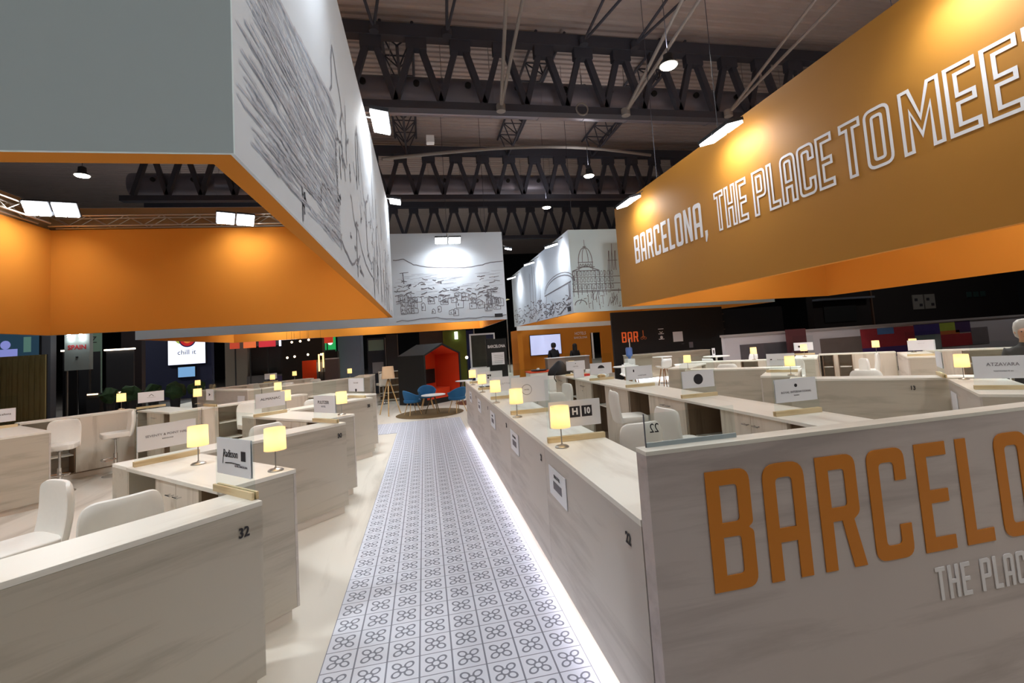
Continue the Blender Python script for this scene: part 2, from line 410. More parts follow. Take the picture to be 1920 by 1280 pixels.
def purlin(x, y0, y1, za, zb, label):
    """triangular space-frame girder running away from the camera"""
    t = thing('roof_girder', (x, y0, 0), label, 'girder', group='light girders between the trusses')
    n = 7; L_ = y1-y0
    for dx, dz in ((-.55, .9), (.55, .9), (0, 0)):
        MB().cyl((dx, 0, za+dz), (dx, L_, zb+dz), .055, n=8).build('chord', M['beam'], t, smooth=True)
    for i in range(n):
        a = i/n; b = (i+.5)/n; c2 = (i+1)/n
        for dx in (-.55, .55):
            MB().cyl((0, L_*a, za+(zb-za)*a), (dx, L_*b, za+(zb-za)*b+.9), .03, n=6).build('lacing', M['beam'], t)
            MB().cyl((dx, L_*b, za+(zb-za)*b+.9), (0, L_*c2, za+(zb-za)*c2), .03, n=6).build('lacing', M['beam'], t)
        MB().cyl((-.55, L_*b, za+(zb-za)*b+.9), (.55, L_*b, za+(zb-za)*b+.9), .03, n=6).build('lacing', M['beam'], t)
purlin(-.4, 16, 25.3, 12.5, 12.5, 'light roof girder left, above the left white banner')
purlin(5.2, 16, 25.3, 12.5, 12.5, 'light roof girder above the gap between the white drawing panels')
purlin(10.2, 16, 25.3, 12.5, 12.5, 'light roof girder above the lettered orange banner')
# ---- arched service pipe
t = [(-1.2+i*.9, 17.9+.2*i, 9.2+1.5*math.sin(min(1, i/12)*PI/2)) for i in range(15)]
tag(MB().tube(t, .07, 8).build('service_pipe', M['rod'], smooth=True), 'long pale arched pipe under the nearest roof truss', 'pipe')
def cable(x, y, z0, z1, label):
    tag(MB().cyl((x, y, z0), (x, y, z1), .01, n=5).build('suspension_wire', M['beam']), label, 'wire', 'thin wires hanging from the roof')
for x, y, z0, lb in ((1.2, 19.9, 6.9, 'thin wire from the roof to the middle white panel'), (2.9, 20.2, 6.9, 'thin wire right of the middle white panel floodlights'),
                     (7.3, 9.9, 6.7, 'thin wire to the orange banner by its second floodlight'), (7.3, 13, 6.7, 'thin wire to the orange banner near its far end'),
                     (6.3, 18.4, 6.5, 'thin wire to the corner of the right white drawing panels')):
    cable(x, y, z0-.05, 13.63, lb)

# ---- hall lamps
def bay(x, y, z, p, label, up=.17, g='round high-bay lamps of the hall'):
    r = thing('high_bay_lamp', (x, y, z), label, 'ceiling lamp', group=g)
    MB().lathe([(.05, .34), (.12, .3), (.13, .12), (.26, 0), (.24, 0), (.24, .015)], 20).build('reflector', M['dkgrey'], r, smooth=True)
    MB().lathe([(.22, .0), (.2, -.03), (.0, -.04)], 20, close=False).build('lens', M['bulb'], r, smooth=True)
    MB().cyl((0, 0, .34), (0, 0, 13.63-z), .01, n=6).build('suspension', M['beam'], r)
    area('hall_light', (x, y, z-.07), (x, y, 0), .5, p*HALL_W, (1, .985, .965), r)
    area('added_uplight', (x, y, z+.5), (x, y, 14), .4, p*HALL_W*up, (1, .95, .93), r)  # added light above the reflector, brightens the ceiling
bay(-11.8, 19.25, 9, 260, 'warm hall lamp seen through the left banner ring')
bay(6.74, 10.87, 9, 330, 'nearest warm hall lamp, beside the pale struts')
bay(7.45, 19.0, 9, 260, 'warm hall lamp left of the orange banner top')
bay(6.77, 23.7, 9, 260, 'small warm hall lamp, lowest of those above the central gap')
for x, y in ((-6.5, 0), (3.2, 1.5), (12, .5), (-6, -7), (7, -3), (13, -7), (12.5, 9.5)):  # unseen lamps added as fill for the near stand
    p = {(3.2, 1.5): 190, (-6.5, 0): 190, (12, .5): 330, (12.5, 9.5): 300, (7, -3): 520}.get((x, y), 60)
    bay(x, y, 9.3 if y < 5 else 9, p, 'added unseen hall lamp lighting the near end of the stand', up=.17, g='added hall lamps out of view')

# ================================================================ FASCIA RINGS
def ring(name, x0, x1, y0, y1, z0, z1, zin, mats, label, th=.15, trim=True):
    t = thing(name, (x0, y0, z0), label, 'banner')
    W, D, H = x1-x0, y1-y0, z1-z0; hi = zin-z0; k = .02
    P = {}
    P['front'] = MB().box(0, W, 0, k, 0, H).build('front_panel', mats['front'], t)
    P['back'] = MB().box(0, W, D-k, D, 0, H).build('back_panel', mats['back'], t)
    P['left'] = MB().box(0, k, k, D-k, 0, H).build('side_panel', mats['left'], t)
    P['right'] = MB().box(W-k, W, k, D-k, 0, H).build('side_panel', mats['right'], t)
    for nm, b in (('lining', (k, W-k, k, th)), ('lining', (k, W-k, D-th, D-k)), ('lining', (k, th, th, D-th)), ('lining', (W-th, W-k, th, D-th))):
        tag(MB().box(*b, 0, hi).build(nm, M['orange'], t), 'orange inner lining')
    for b in ((k, W-k, k, k+.012), (k, W-k, D-k-.012, D-k), (k, k+.012, k, D-k), (W-k-.012, W-k, k, D-k)):
        MB().box(*b, hi, H-.01).build('raw_backing', M['rawback'], t)
    return t, P
wp, bp = M['wpanel'], M['bpanel']
LR, LP = ring('hanging_banner', -10.25, -.9, 2.55, 15.4, 3, 6.62, 5.95, dict(front=bp, back=wp, left=wp, right=wp), 'huge white banner ring with orange inside, hanging at upper left')
RR, RP = ring('hanging_banner', 7.25, 16.2, 2.0, 16.2, 3, 6.68, 6.0, dict(front=M['ochre'], back=M['ochre'], left=M['ochre'], right=M['ochre']), 'huge orange lettered banner ring hanging at upper right')
H2, P2 = ring('hanging_banner', -10.7, 3.64, 20.3, 29.5, 3, 6.9, 6.1, dict(front=wp, back=wp, left=wp, right=wp), 'white banner ring with a hill city drawing, hanging in the middle distance')
H3, P3 = ring('hanging_banner', 6.03, 15.4, 18.2, 31, 3, 6.42, 5.8, dict(front=bp, back=wp, left=wp, right=wp), 'white banner ring with domed building drawings, behind the orange banner')

# lettering on the orange banner (plane x = 7.25, facing -x; reading direction is -y)
def banner_word(s, ya, yb, outline):
    word(s, .93, M['lwhite'], RR, face_mtx((7.25-.006-7.25, ya-2.0, 4.36-3), (0, -1, 0), (0, 0, 1)), outline=outline, width=ya-yb)
banner_word('BARCELONA,', 14.8, 10.62, 0)
banner_word('THE', 10.22, 9.08, .05); banner_word('PLACE', 8.84, 6.82, .05)
banner_word('TO', 6.62, 5.76, .05); banner_word('MEET', 5.57, 3.7, .05)

# ---- drawings on the white banners
def sketch(parent, P, strokes, m, name='drawing'):
    mb = MB(); o0 = Vector(P(0, 0)); nn = (Vector(P(1, 0))-o0).cross(Vector(P(0, 1))-o0).normalized()
    k = 0
    for w_, pts in strokes:   # ink layers lie one over the other, each a hair thicker
        k += 1; mb.line2(pts, w_, lambda x, y, q=nn*(.00002*(k % 300)): tuple(Vector(P(x, y))+q))
    return mb.build(name, m, parent)
def wob(pts, a=.03, n=3):
    out = []
    for p, q in zip(pts, pts[1:]):
        for i in range(n):
            t = i/n; out.append((p[0]+(q[0]-p[0])*t+rnd.uniform(-a, a), p[1]+(q[1]-p[1])*t+rnd.uniform(-a, a)))
    out.append(pts[-1]); return out
# left ring side: coordinates (y, z) in world
PL = lambda a, b: (-.9+.006+10.25, a-2.55, b-3)
st = []; hat = []
slope = [(2.7, 4.42), (3.31, 4.55), (4.03, 4.72), (4.89, 4.85), (5.46, 4.9), (5.7, 4.6), (5.75, 4.3)]
for i in range(430):
    a = rnd.uniform(2.62, 5.5); 
    top = np_top = 4.4+(a-2.6)*.17
    b = rnd.uniform(3.15, top); L0 = rnd.uniform(.3, .9)
    hat.append((.011, wob([(a, b), (min(a+L0, 5.75), b+rnd.uniform(-.03, .06)*L0)], .012, 3)))
for i in range(70):
    a = rnd.uniform(2.7, 5.5); b = 4.38+(a-2.6)*.17; hat.append((.02, wob([(a, b-.02), (a+.3, b+.03)], .02, 2)))
st.append((.03, wob([(3.95, 3.05), (3.97, 3.34), (4.34, 3.38), (4.68, 3.44), (4.75, 3.6), (4.96, 3.65), (5.32, 3.75)], .02)))
st.append((.03, wob([(4.0, 3.1), (4.03, 3.27), (4.1, 3.2)], .02)))
for a, b0, b1, ww in ((5.65, 4.44, 3.6, .05), (5.9, 4.5, 4.1, .04), (6.1, 4.9, 4.3, .03), (6.5, 5.31, 4.49, .04), (6.75, 4.6, 4.35, .04), (7.5, 5.3, 4.5, .05), (7.74, 5.51, 4.66, .06),
                      (7.2, 3.85, 3.07, .05), (8.6, 4.6, 3.75, .05), (9.6, 3.8, 3.0, .08), (9.9, 4.2, 3.3, .05), (10.4, 4.6, 3.2, .07), (11.2, 4.3, 3.1, .08), (12, 4.0, 3.1, .08), (12.8, 4.4, 3.05, .1), (13.4, 3.9, 3.05, .1), (9.9, 5.7, 4.7, .05), (10.6, 5.3, 4.9, .05), (11.8, 5.2, 4.7, .06)):
    st.append((ww, wob([(a, b0), (a+rnd.uniform(-.05, .05), b1)], .03, 6)))
for q in ([(5.65, 4.44), (5.8, 4.6), (6.1, 4.55), (6.3, 4.2)], [(7.5, 5.3), (7.7, 5.6), (7.95, 5.3), (8.3, 4.6), (8.5, 4.5)], [(6.67, 4.17), (7.09, 3.83), (7.4, 3.9)], [(5.2, 3.25), (5.81, 3.3), (6.64, 3.12), (7.28, 3.35)],
          [(7.2, 3.85), (8, 3.5), (9, 3.4), (9.6, 3.3)], [(5.42, 4.9), (5.6, 5.56), (6.0, 5.3), (6.36, 5.0)], [(10.4, 4.6), (10.8, 4.8), (11.2, 4.3)], [(12.8, 4.4), (13.1, 4.7), (13.4, 3.9)], [(8.6, 4.6), (9.1, 4.9), (9.6, 4.5), (10, 4.4)]):
    st.append((.035, wob(q, .04, 4)))
for i in range(60):
    a = rnd.uniform(5.7, 14.6); b = rnd.uniform(3.1, 4.9); st.append((.02+.03*rnd.random(), wob([(a, b), (a+rnd.uniform(-.15, .4), b+rnd.uniform(-.25, .25))], .05, 3)))
sketch(LR, PL, hat, M['hatch'], 'hatching'); sketch(LR, PL, st, M['draw'])
# middle ring front: hill city
PM = lambda a, b: (a+10.7, -.006, b-3)
st = [(.035, wob([(-1.1, 5.75), (-.66, 5.8), (-.27, 5.55), (.28, 5.42), (1.18, 5.36), (1.87, 5.33), (2.58, 5.42), (3.06, 5.55), (3.6, 5.58)], .015, 4)), (.04, [(-.73, 5.2), (-.7, 4.75)]), (.025, [(-.85, 5.19), (-.5, 5.22)])]
def house(a, b, w_, h_):
    return [(.02, wob([(a, b), (a, b+h_), (a+w_*.5, b+h_+.06), (a+w_, b+h_), (a+w_, b), (a, b)], .012, 2)), (.035, [(a+w_*.3, b+h_*.35), (a+w_*.3, b+h_*.65)])]
for i in range(46):
    b = rnd.uniform(3.25, 4.1); a = rnd.uniform(-1.05, 3.3); st += house(a, b, rnd.uniform(.14, .32), rnd.uniform(.12, .3))
for i in range(130):
    b = rnd.uniform(3.9, 4.95); a = rnd.uniform(-1.1, 3.3); l = rnd.uniform(.06, .26)
    if abs(a-1.6) < .7 and b > 4.5: continue
    st.append((.02+.02*rnd.random(), wob([(a, b), (a+l, b+rnd.uniform(-.06, .08))], .02, 2)))
st.append((.03, wob([(-1.1, 3.15), (.4, 3.25), (1.6, 3.1), (3.6, 3.2)], .03, 6)))
hat = [(.014, wob([(a, b), (a+.5, b+.04)], .01, 2)) for a, b in [(rnd.uniform(-1.1, 3.1), rnd.uniform(4.1, 5.2)) for _ in range(60)]]
sketch(H2, PM, hat, M['hatch'], 'hatching'); sketch(H2, PM, st, M['ink2'])
MB().box(3.1+10.7, 3.45+10.7, -.02, -.008, .12, .27).build('caption_plate', M['ink'], H2)
# right ring front: domed building
PF = lambda a, b: (a-6.03, -.006, b-3)
def arc(cx, cy, rx, ry, a0, a1, n=12): return [(cx+rx*math.cos(math.radians(a0+(a1-a0)*i/n)), cy+ry*math.sin(math.radians(a0+(a1-a0)*i/n))) for i in range(n+1)]
st = [(.03, arc(6.68, 5.05, .3, .62, 0, 180)), (.025, arc(6.68, 5.05, .13, .62, 0, 180)), (.02, [(6.68, 5.6), (6.68, 5.98)]), (.03, [(6.62, 5.7), (6.74, 5.7)]), (.03, [(6.36, 5.05), (7.0, 5.05)]), (.03, [(6.3, 4.85), (7.06, 4.85)]),
      (.03, [(6.38, 5.05), (6.38, 4.7)]), (.03, [(6.98, 5.05), (6.98, 4.7)]), (.035, [(6.1, 4.7), (6.68, 4.9), (7.25, 4.7)]), (.03, [(6.1, 4.7), (7.25, 4.7)])]
for i in range(5): st.append((.025, arc(6.46+i*.11, 4.88, .035, .1, 0, 180, 6)))
for x in (6.1, 6.28, 7.08, 7.25, 7.45, 7.7): st.append((.03, wob([(x, 4.7), (x, 3.9)], .01, 4)))
for r_ in range(3):
    for i in range(12):
        a = 6.14+i*.15; b = 3.95+r_*.28
        if a < 7.9: st.append((.02, arc(a, b+.1, .04, .07, 0, 180, 5)+[(a-.04, b), (a+.04, b), (a+.04, b+.1)]))
for b in (3.88, 4.16, 4.45, 3.84): st.append((.025, wob([(6.05, b), (8.2, b-.02)], .008, 6)))
for x in (7.72, 7.86, 8.0): st += [(.025, wob([(x, 4.7), (x+.02, 5.5+.3*(x == 7.86))], .01, 4)), (.02, [(x-.06, 5.1), (x+.08, 5.1)]), (.02, wob([(x-.07, 4.7), (x, 5.5)], .01, 3))]
for i in range(60):
    a = rnd.uniform(6.06, 8.3); b = rnd.uniform(3.1, 3.8); st.append((.02, wob([(a, b), (a+rnd.choice((0, 0, .12)), b+rnd.choice((.2, .35, .02)))], .01, 2)))
st += [(.04, [(6.14, 4.5), (6.14, 4.3)]), (.03, arc(6.35, 3.3, .25, .2, 0, 180))]
sketch(H3, PF, st, M['ink2'])
# right ring side (plane x=6.03 facing -x): a low dome and towers
PS = lambda a, b: (-.006, a-18.2, b-3)
st = [(.05, arc(20.2, 4.25, 2.2, .5, 0, 180)), (.04, arc(20.2, 4.25, 2.4, .62, 0, 180)), (.06, [(17.9+.4, 4.3), (22.6, 4.15)]), (.06, [(18.4, 4.3), (18.5, 3.7)]), (.06, [(22.3, 4.1), (22.5, 3.4)]), (.1, [(18.6, 4.2), (18.6, 3.7), ])]
for x in (23.3, 23.6, 24.4, 24.9, 25.6): st.append((.06, wob([(x, 5.6+rnd.random()*.7), (x+.2, 3.4)], .03, 5)))
for i in range(150):
    a = rnd.uniform(18.4, 30.5); b = rnd.uniform(3.1, 4.1 if a > 23 else 3.7); st.append((.03+.03*rnd.random(), wob([(a, b), (a+rnd.uniform(.1, .7), b+rnd.uniform(-.2, .2))], .04, 3)))
sketch(H3, PS, st, M['ink2'])
MB().box(-.02, -.008, .35, .75, .1, .3).build('caption_plate', M['ink'], H3)

# ---- lighting trusses inside the left ring
def box_truss(p0, p1, label, s=.29):
    r = thing('lighting_truss', p0, label, 'lighting truss'); d = Vector(p1)-Vector(p0); L_ = d.length; d.normalize(); n = Vector((0,0,1)).cross(d)
    for a, b in ((0, 0), (1, 0), (0, 1), (1, 1)):
        q = n*a*s+Vector((0, 0, b*s)); MB().cyl(q, q+d*L_, .025, n=8).build('chord', M['alu'], r, smooth=True)
    k = int(L_/.45)
    for i in range(k):
        u0 = d*(L_*i/k); u1 = d*(L_*(i+1)/k)
        for a in (0, 1):
            A, B = (u0, u1+Vector((0, 0, s))) if i % 2 else (u0+Vector((0, 0, s)), u1)
            MB().cyl(A+n*a*s, B+n*a*s, .011, n=5).build('lacing', M['alu'], r)
    return r
box_truss((-10.0, 15.0, 6.0), (-1.2, 15.0, 6.0), 'aluminium lighting truss along the back inside the left banner')
box_truss((-9.75, 2.9, 6.0), (-9.75, 14.7, 6.0), 'aluminium lighting truss along the far left inside the left banner')

# ---- floodlights
def flood(loc, to, label, p, n=2, size=.3, arm=None, face=(0, 0, 0), group='white floodlights along the banner tops'):
    d = (Vector(to)-Vector(loc)).normalized(); d = (d+Vector((0, 0, -.9))).normalized(); dl = d; d = (d+Vector(face)).normalized(); q = d.to_track_quat('-Z', 'Y')
    r = thing('floodlight', loc, label, 'floodlight', group=group)
    A = q @ Vector((1, 0, 0)); B = q @ Vector((0, 1, 0))
    for i in range(n):
        off = A*((i-(n-1)/2)*(size*1.12)) 
        def bb(mb, sx, sy, z0, z1, o2=Vector()):
            k = len(mb.v)
            for z in (z0, z1):
                for a, b in ((-sx, -sy), (sx, -sy), (sx, sy), (-sx, sy)): mb.v.append(tuple(off+o2+A*a+B*b-d*z))
            mb.f += [tuple(k+j for j in f) for f in ((0,1,2,3),(7,6,5,4),(0,4,5,1),(1,5,6,2),(2,6,7,3),(3,7,4,0))]
        h = MB(); bb(h, size*.52, size*.42, .01, .08); h.build('housing', M['dkgrey'], r)
        f = MB(); [bb(f, size*.22, size*.18, -.045, .01, A*size*.25*a+B*size*.2*b) for a in (-1, 1) for b in (-1, 1)]; f.build('lens', M['flood'], r)
    if arm: MB().cyl((-d*.06), Vector(arm)-Vector(loc), .018, n=6).build('arm', M['steel'], r)
    l = area('flood_beam', Vector(loc)+dl*.06, Vector(loc)+dl*3, size*n, p*FLOOD_W, (.9, .96, 1), r, spread=math.radians(140), sy=size*.8)
    return r
flood((-.62, 9.35, 6.5), (-.9, 9.35, 5.7), 'double floodlight on the white banner side, nearer of the two', 120, 2, .42, (-.9, 9.35, 6.6))
flood((-.64, 14.5, 6.5), (-.9, 14.5, 5.7), 'floodlight on the white banner side, farther of the two', 90, 1, .4, (-.9, 14.5, 6.6))
flood((-.62, 4.2, 6.5), (-.9, 4.2, 5.7), 'floodlight on the white banner side above the photo edge', 110, 2, .36, (-.9, 4.2, 6.6))
flood((6.72, 4.5, 6.35), (7.25, 4.5, 5.4), 'floodlight at the top right edge of the photo above the word MEET', 95, 2, .36, (7.25, 4.5, 6.6))
flood((6.72, 9.05, 6.3), (7.25, 9.05, 5.3), 'floodlight on the orange banner above the word PLACE', 95, 2, .5, (7.25, 9.05, 6.6))
flood((6.72, 13.9, 6.25), (7.25, 13.9, 5.3), 'floodlight at the far end of the orange banner', 95, 2, .5, (7.25, 13.9, 6.6))
flood((1.2, 19.55, 6.4), (1.2, 20.3, 5.5), 'floodlights over the hill city drawing', 330, 2, .5, (1.2, 20.25, 6.85), face=(0, -.7, 0))
flood((3.95, 20.6, 6.2), (3.65, 20.9, 5.4), 'small floodlight on the right edge of the hill city banner', 40, 1, .26, (3.6, 20.6, 6.4))
flood((5.5, 19.0, 5.95), (6.03, 19.2, 5.0), 'nearest floodlight on the side of the domed building banner', 110, 2, .3, (6.03, 19.0, 6.3))
flood((5.5, 23.3, 5.95), (6.03, 23.5, 5.0), 'middle floodlight on the side of the domed building banner', 110, 2, .3, (6.03, 23.3, 6.3))
flood((5.5, 28.3, 5.95), (6.03, 28.5, 5.0), 'farthest floodlight on the side of the domed building banner', 110, 2, .3, (6.03, 28.3, 6.3))
flood((-9.2, 13.9, 6.15), (-10.1, 14.0, 4.6), 'floodlight in the far left inner corner of the left banner', 170, 2, .5, (-9.45, 13.9, 6.3), face=(.5, -.9, 0))
flood((-5.1, 14.5, 6.0), (-5.0, 15.25, 4.6), 'double floodlight on the inner back truss of the left banner', 170, 2, .44, (-5.1, 14.9, 6.2), face=(.3, -1.0, 0))
flood((-9.2, 6, 6.15), (-10.1, 6, 4.6), 'floodlight inside the left banner, hidden by its front', 150, 2, .36, (-9.45, 6, 6.3), group='floodlights inside the banners')
flood((12, 15.3, 5.9), (12, 16, 4.6), 'floodlight inside the orange banner at its far wall', 120, 2, .36, (12, 15.9, 6.0), group='floodlights inside the banners')
flood((15.2, 8, 5.9), (16, 8, 4.6), 'floodlight inside the orange banner at its right wall', 150, 2, .36, (16, 8, 6.0), group='floodlights inside the banners')
flood((-3, 28.5, 6.0), (-3, 29.5, 4.6), 'added unseen floodlight inside the hill city banner', 900, 2, .36, (-3, 29.3, 6.0), group='floodlights inside the banners')  # unseen, added to brighten the orange lining
flood((10, 30, 5.8), (10, 31, 4.6), 'added unseen floodlight inside the domed building banner', 500, 2, .36, (10, 30.8, 6.0), group='floodlights inside the banners')  # likewise added for the brightness of the lining

# unseen floodlights added inside the rings to light the booths from above
for x, y in ((-7.5, 3.2), (-3.6, 3.2), (-1.7, 8.5), (-1.7, 12.5)):
    flood((x, y, 5.9), (x, y+.1, 3), 'added unseen floodlight inside the left banner aimed down at the booths', 380, 2, .36, (x, y-.3 if y < 5 else y, 6.0) if y < 5 else (-1.1, y, 6.0), group='added floodlights inside the banners aimed down')
for x, y in ((8.2, 5.0), (8.2, 9.5), (8.2, 13.5), (12, 3.0)):
    flood((x, y, 5.9), (x, y+.1, 3), 'added unseen floodlight inside the orange banner aimed down at the booths', 380, 2, .36, (7.45, y, 6.0) if x < 9 else (x, 2.2, 6.0), group='added floodlights inside the banners aimed down')

flood((2.2, 28.3, 5.6), (2.9, 28.9, 4.0), 'added unseen floodlight in the right rear corner inside the hill city banner', 700, 2, .36, (2.2, 29.3, 5.7), group='floodlights inside the banners')  # added with the next one to light the rear lining
flood((-8, 28.3, 5.6), (-8, 29.3, 4.0), 'added unseen floodlight in the left rear inside the hill city banner', 700, 2, .36, (-8, 29.3, 5.7), group='floodlights inside the banners')  # second light added for the rear lining
for x, y, z, p in ((-12, 31.5, 8.5, 700), (-20, 26, 8.5, 700), (-4, 33, 8, 500), (20, 24, 8, 420), (24, 13, 8.5, 300), (5, 37, 8.5, 500)):  # unseen lamps added to brighten the dark background
    bay(x, y, z, p, 'added unseen hall lamp brightening the background behind the hanging banners', up=.05, g='added hall lamps hidden behind the banners')
M['plinth'] = mat('plinth_board', '#d5ccbf', .6)
# ================================================================ CARPET
# laid out so that its tiles start at the carpet's own left edge
CPX, CPY = -.7236, 3.2073
cp = MB().box(0, 1.6, -5.0, 10.0, 0, .006); tag(cp.build('tile_carpet', M['tile'], loc=(CPX, CPY, .012)), 'long white aisle runner printed with grey four-petal flower tiles', 'carpet')
tag(MB().box(-2.4, 0, 8.4, 10.0, 0, .006).build('tile_carpet', M['tile'], loc=(CPX, CPY, .012)), 'short flower-tile carpet turning left at the far end of the aisle', 'carpet')

s45 = math.sqrt(.5)
def W(sg, u, v, dx=0, dy=0):
    x = (u-v)*s45; y = (u+v)*s45
    if sg < 0: x = 4.62-x
    return (x+dx, y+dy)
HT = 1.1
def number(parent, s, loc, right, size=.078, m=None):
    text(s, size, m or M['ink'], parent, face_mtx(loc, right, (0, 0, 1)), 'booth_number', sx=.8, bold=.002)

def counter(sg, u0, u1, v0, label, num=None, wdt=.37, name='reception_counter', inner_open=None, dx=0, dy=0, outer=-1, skip=(), z=HT, grp='laminate counters of the angled booths'):
    """bar-height counter running along u; outer face at v0 (outer=-1: faces -v). inner_open: list of (ua,ub) open shelf bays on the inner side"""
    uc = (u0+u1)/2; px, py = W(sg, uc, v0, dx, dy)
    t = thing(name, (px, py, 0.012), label, 'counter', sg*PI/4, grp)
    f = lambda a: sg*(a-uc); D = -outer*wdt; k = -outer*.02; H = z-.012
    def bx(a, b, c, d, e, g): return MB().box(f(a), f(b), c, d, e, g)
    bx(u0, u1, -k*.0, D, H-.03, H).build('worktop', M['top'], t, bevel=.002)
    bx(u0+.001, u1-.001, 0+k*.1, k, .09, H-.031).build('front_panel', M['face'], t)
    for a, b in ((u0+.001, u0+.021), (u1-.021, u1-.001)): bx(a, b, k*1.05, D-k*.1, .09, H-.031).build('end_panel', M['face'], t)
    bx(u0+.04, u1-.04, k*1.5, D-k*1.5, 0, .09).build('plinth', M['plinth'], t)
    bx(u0+.03, u1-.03, k*2, D-k, .091, .11).build('bottom_board', M['dark'], t)
    us = u0+.022
    for a, b in (inner_open or []):
        if a > us+.05: bx(us, a, D-k, D-k*.1, .11, H-.031).build('inner_panel', M['door'], t)
        bx(a, a+.02, k*2, D-k, .11, H-.031).build('divider', M['dark'], t)
        bx(b-.02, b, k*2, D-k, .11, H-.031).build('divider', M['dark'], t)
        for h in (.42, .74): bx(a+.021, b-.021, k*2, D-k*2, h, h+.018).build('shelf', M['top'], t)
        us = b
    if u1-.022 > us+.05: bx(us, u1-.022, D-k, D-k*.1, .11, H-.031).build('inner_panel', M['door'], t)
    if num:
        # always readable from outside
        r = (1, 0, 0)
        number(t, num[0], (f(num[1]), outer*.003, num[2]), r)
    return t

def desk(sg, u0, u1, v0, v1, label, doors=1, dx=0, dy=0, front=True, side=1):
    """desk block running along v between u0..u1 ; cabinet faces the u0 side (side=1)"""
    uc = (u0+u1)/2; px, py = W(sg, uc, v0, dx, dy); L_ = v1-v0
    t = thing('booth_desk', (px, py, .012), label, 'desk', sg*PI/4, 'desk blocks between the angled booths')
    f = lambda a: sg*(a-uc); H = HT-.012
    def bx(a, b, c, d, e, g): return MB().box(f(a), f(b), c, d, e, g)
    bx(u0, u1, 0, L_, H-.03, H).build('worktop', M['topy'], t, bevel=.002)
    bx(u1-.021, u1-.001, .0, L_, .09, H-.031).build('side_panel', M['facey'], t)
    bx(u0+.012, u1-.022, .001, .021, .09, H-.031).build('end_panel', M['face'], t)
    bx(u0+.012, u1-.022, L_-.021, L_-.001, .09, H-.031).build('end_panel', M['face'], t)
    bx(u0+.05, u1-.04, .04, L_-.04, 0, .09).build('plinth', M['plinth'], t)
    c0 = .3 if doors else L_; c1 = c0+.76
    bx(u0+.03, u1-.03, c0, c0+.02, .11, H-.031).build('divider', M['dark'], t)
    bx(u0+.03, u1-.03, c1-.02, c1, .11, H-.031).build('divider', M['dark'], t)
    bx(u0+.03, u1-.03, .03, L_-.03, .09, .11).build('bottom_board', M['dark'], t)
    bx(u1-.05, u1-.025, .03, L_-.03, .111, H-.032).build('back_board', M['dark'], t)
    for i in (0, 1):
        a = c0+.005+i*.378
        d = bx(u0+.01, u0+.029, a, a+.37, .11, H-.035).build('door', M['door'], t)
        hy = a+.31 if i == 0 else a+.06
        MB().cyl((f(u0-.02), hy-.035, H-.12), (f(u0-.02), hy+.035, H-.12), .007, n=8).cyl((f(u0+.01), hy-.03, H-.12), (f(u0-.02), hy-.03, H-.12), .005, n=6).cyl((f(u0+.01), hy+.03, H-.12), (f(u0-.02), hy+.03, H-.12), .005, n=6).build('handle', M['chrome'], d, smooth=True)
    bx(u0+.03, u1-.05, c1+.01, L_-.03, .55, .568).build('shelf', M['top'], t)
    return t

# ---- left island
counter(1, -.66, 1.53, 2.945, 'pale wood counter numbered 32 filling the lower left corner', ('32', 1.42, .94))
desk(1, 1.52, 2.07, 3.486, 5.13, 'desk block with a two-door cabinet between the counters numbered 32 and 30')
counter(1, 1.53, 3.715, 5.13, 'pale wood counter numbered 30 behind the nearest left table lamp', ('30', 3.62, .94))
desk(1, 3.705, 4.255, 5.671, 7.31, 'desk block holding the ALMANAC sign, behind the counter numbered 30')
counter(1, 3.71, 5.9, 7.31, 'pale wood counter numbered 28 near the end of the aisle', ('28', 5.8, .94))
desk(1, 5.89, 6.44, 7.856, 9.4, 'low hidden desk block behind the counter numbered 28')
desk(1, 1.45, 2.0, 9.75, 11.64, 'cabinet block at the left edge under the long white name sign')
counter(1, 2.0, 3.62, 12.02, 'back counter with open shelves behind the white bar stool at left', inner_open=[(2.03, 2.72)], outer=1, z=1.13)
counter(1, -1.0, 1.45, 12.02, 'back counter running out of the left edge of the photo', outer=1, z=1.13)
dk = desk(1, 3.62, 4.14, 10.1, 11.62, 'small desk block by the far left lamp, with a paper on its end')
counter(1, 4.14, 6.3, 10.42, 'far left counter with an open dark shelf bay over a white stool', inner_open=[(4.42, 4.95)], outer=1)
MB().box(-.12, .12, -.008, -.002, .62, .92).build('notice', M['paper'], dk)

# ---- right island mirrors it
counter(-1, .9, 1.53, 2.945, 'pale wood counter at the right edge before the pale blue name sign', dx=.0)
dn = desk(-1, 1.52, 2.07, 3.44, 5.0, 'desk block at the right edge carrying a lamp and a pale blue name sign')
MB().box(-.275-.008, -.275-.002, 1.1, 1.42, .68, .95).build('notice', M['paper'], dn)
counter(-1, 1.5, 3.715, 5.0, 'tall panelled counter numbered 13 in the second booth row at right', ('13', 2.24, .95), dy=.25)
desk(-1, 3.705, 4.255, 5.671, 7.2, 'desk block behind the counter numbered 13, carrying a small name sign', dy=.15)
counter(-1, 3.71, 5.9, 7.31, 'pale panelled counter behind the round-logo name sign', dy=.2)
desk(-1, 5.89, 6.44, 7.856, 9.4, 'farthest desk block of the right booths', dy=.2)
desk(-1, 1.45, 2.0, 9.55, 11.5, 'wood block with a sign and a lamp before the colourful mural')
counter(-1, 2.0, 3.62, 12.02, 'back counter with open shelves behind the white stools at right', inner_open=[(2.9, 3.2), (3.3, 3.55)], outer=1)
counter(-1, -2.6, 1.45, 12.02, 'back counter under the mural at the right edge', inner_open=[(-.4, .8)], outer=1)
desk(-1, 3.62, 4.14, 10.1, 11.62, 'small wood block behind the round lamp of the right booths')
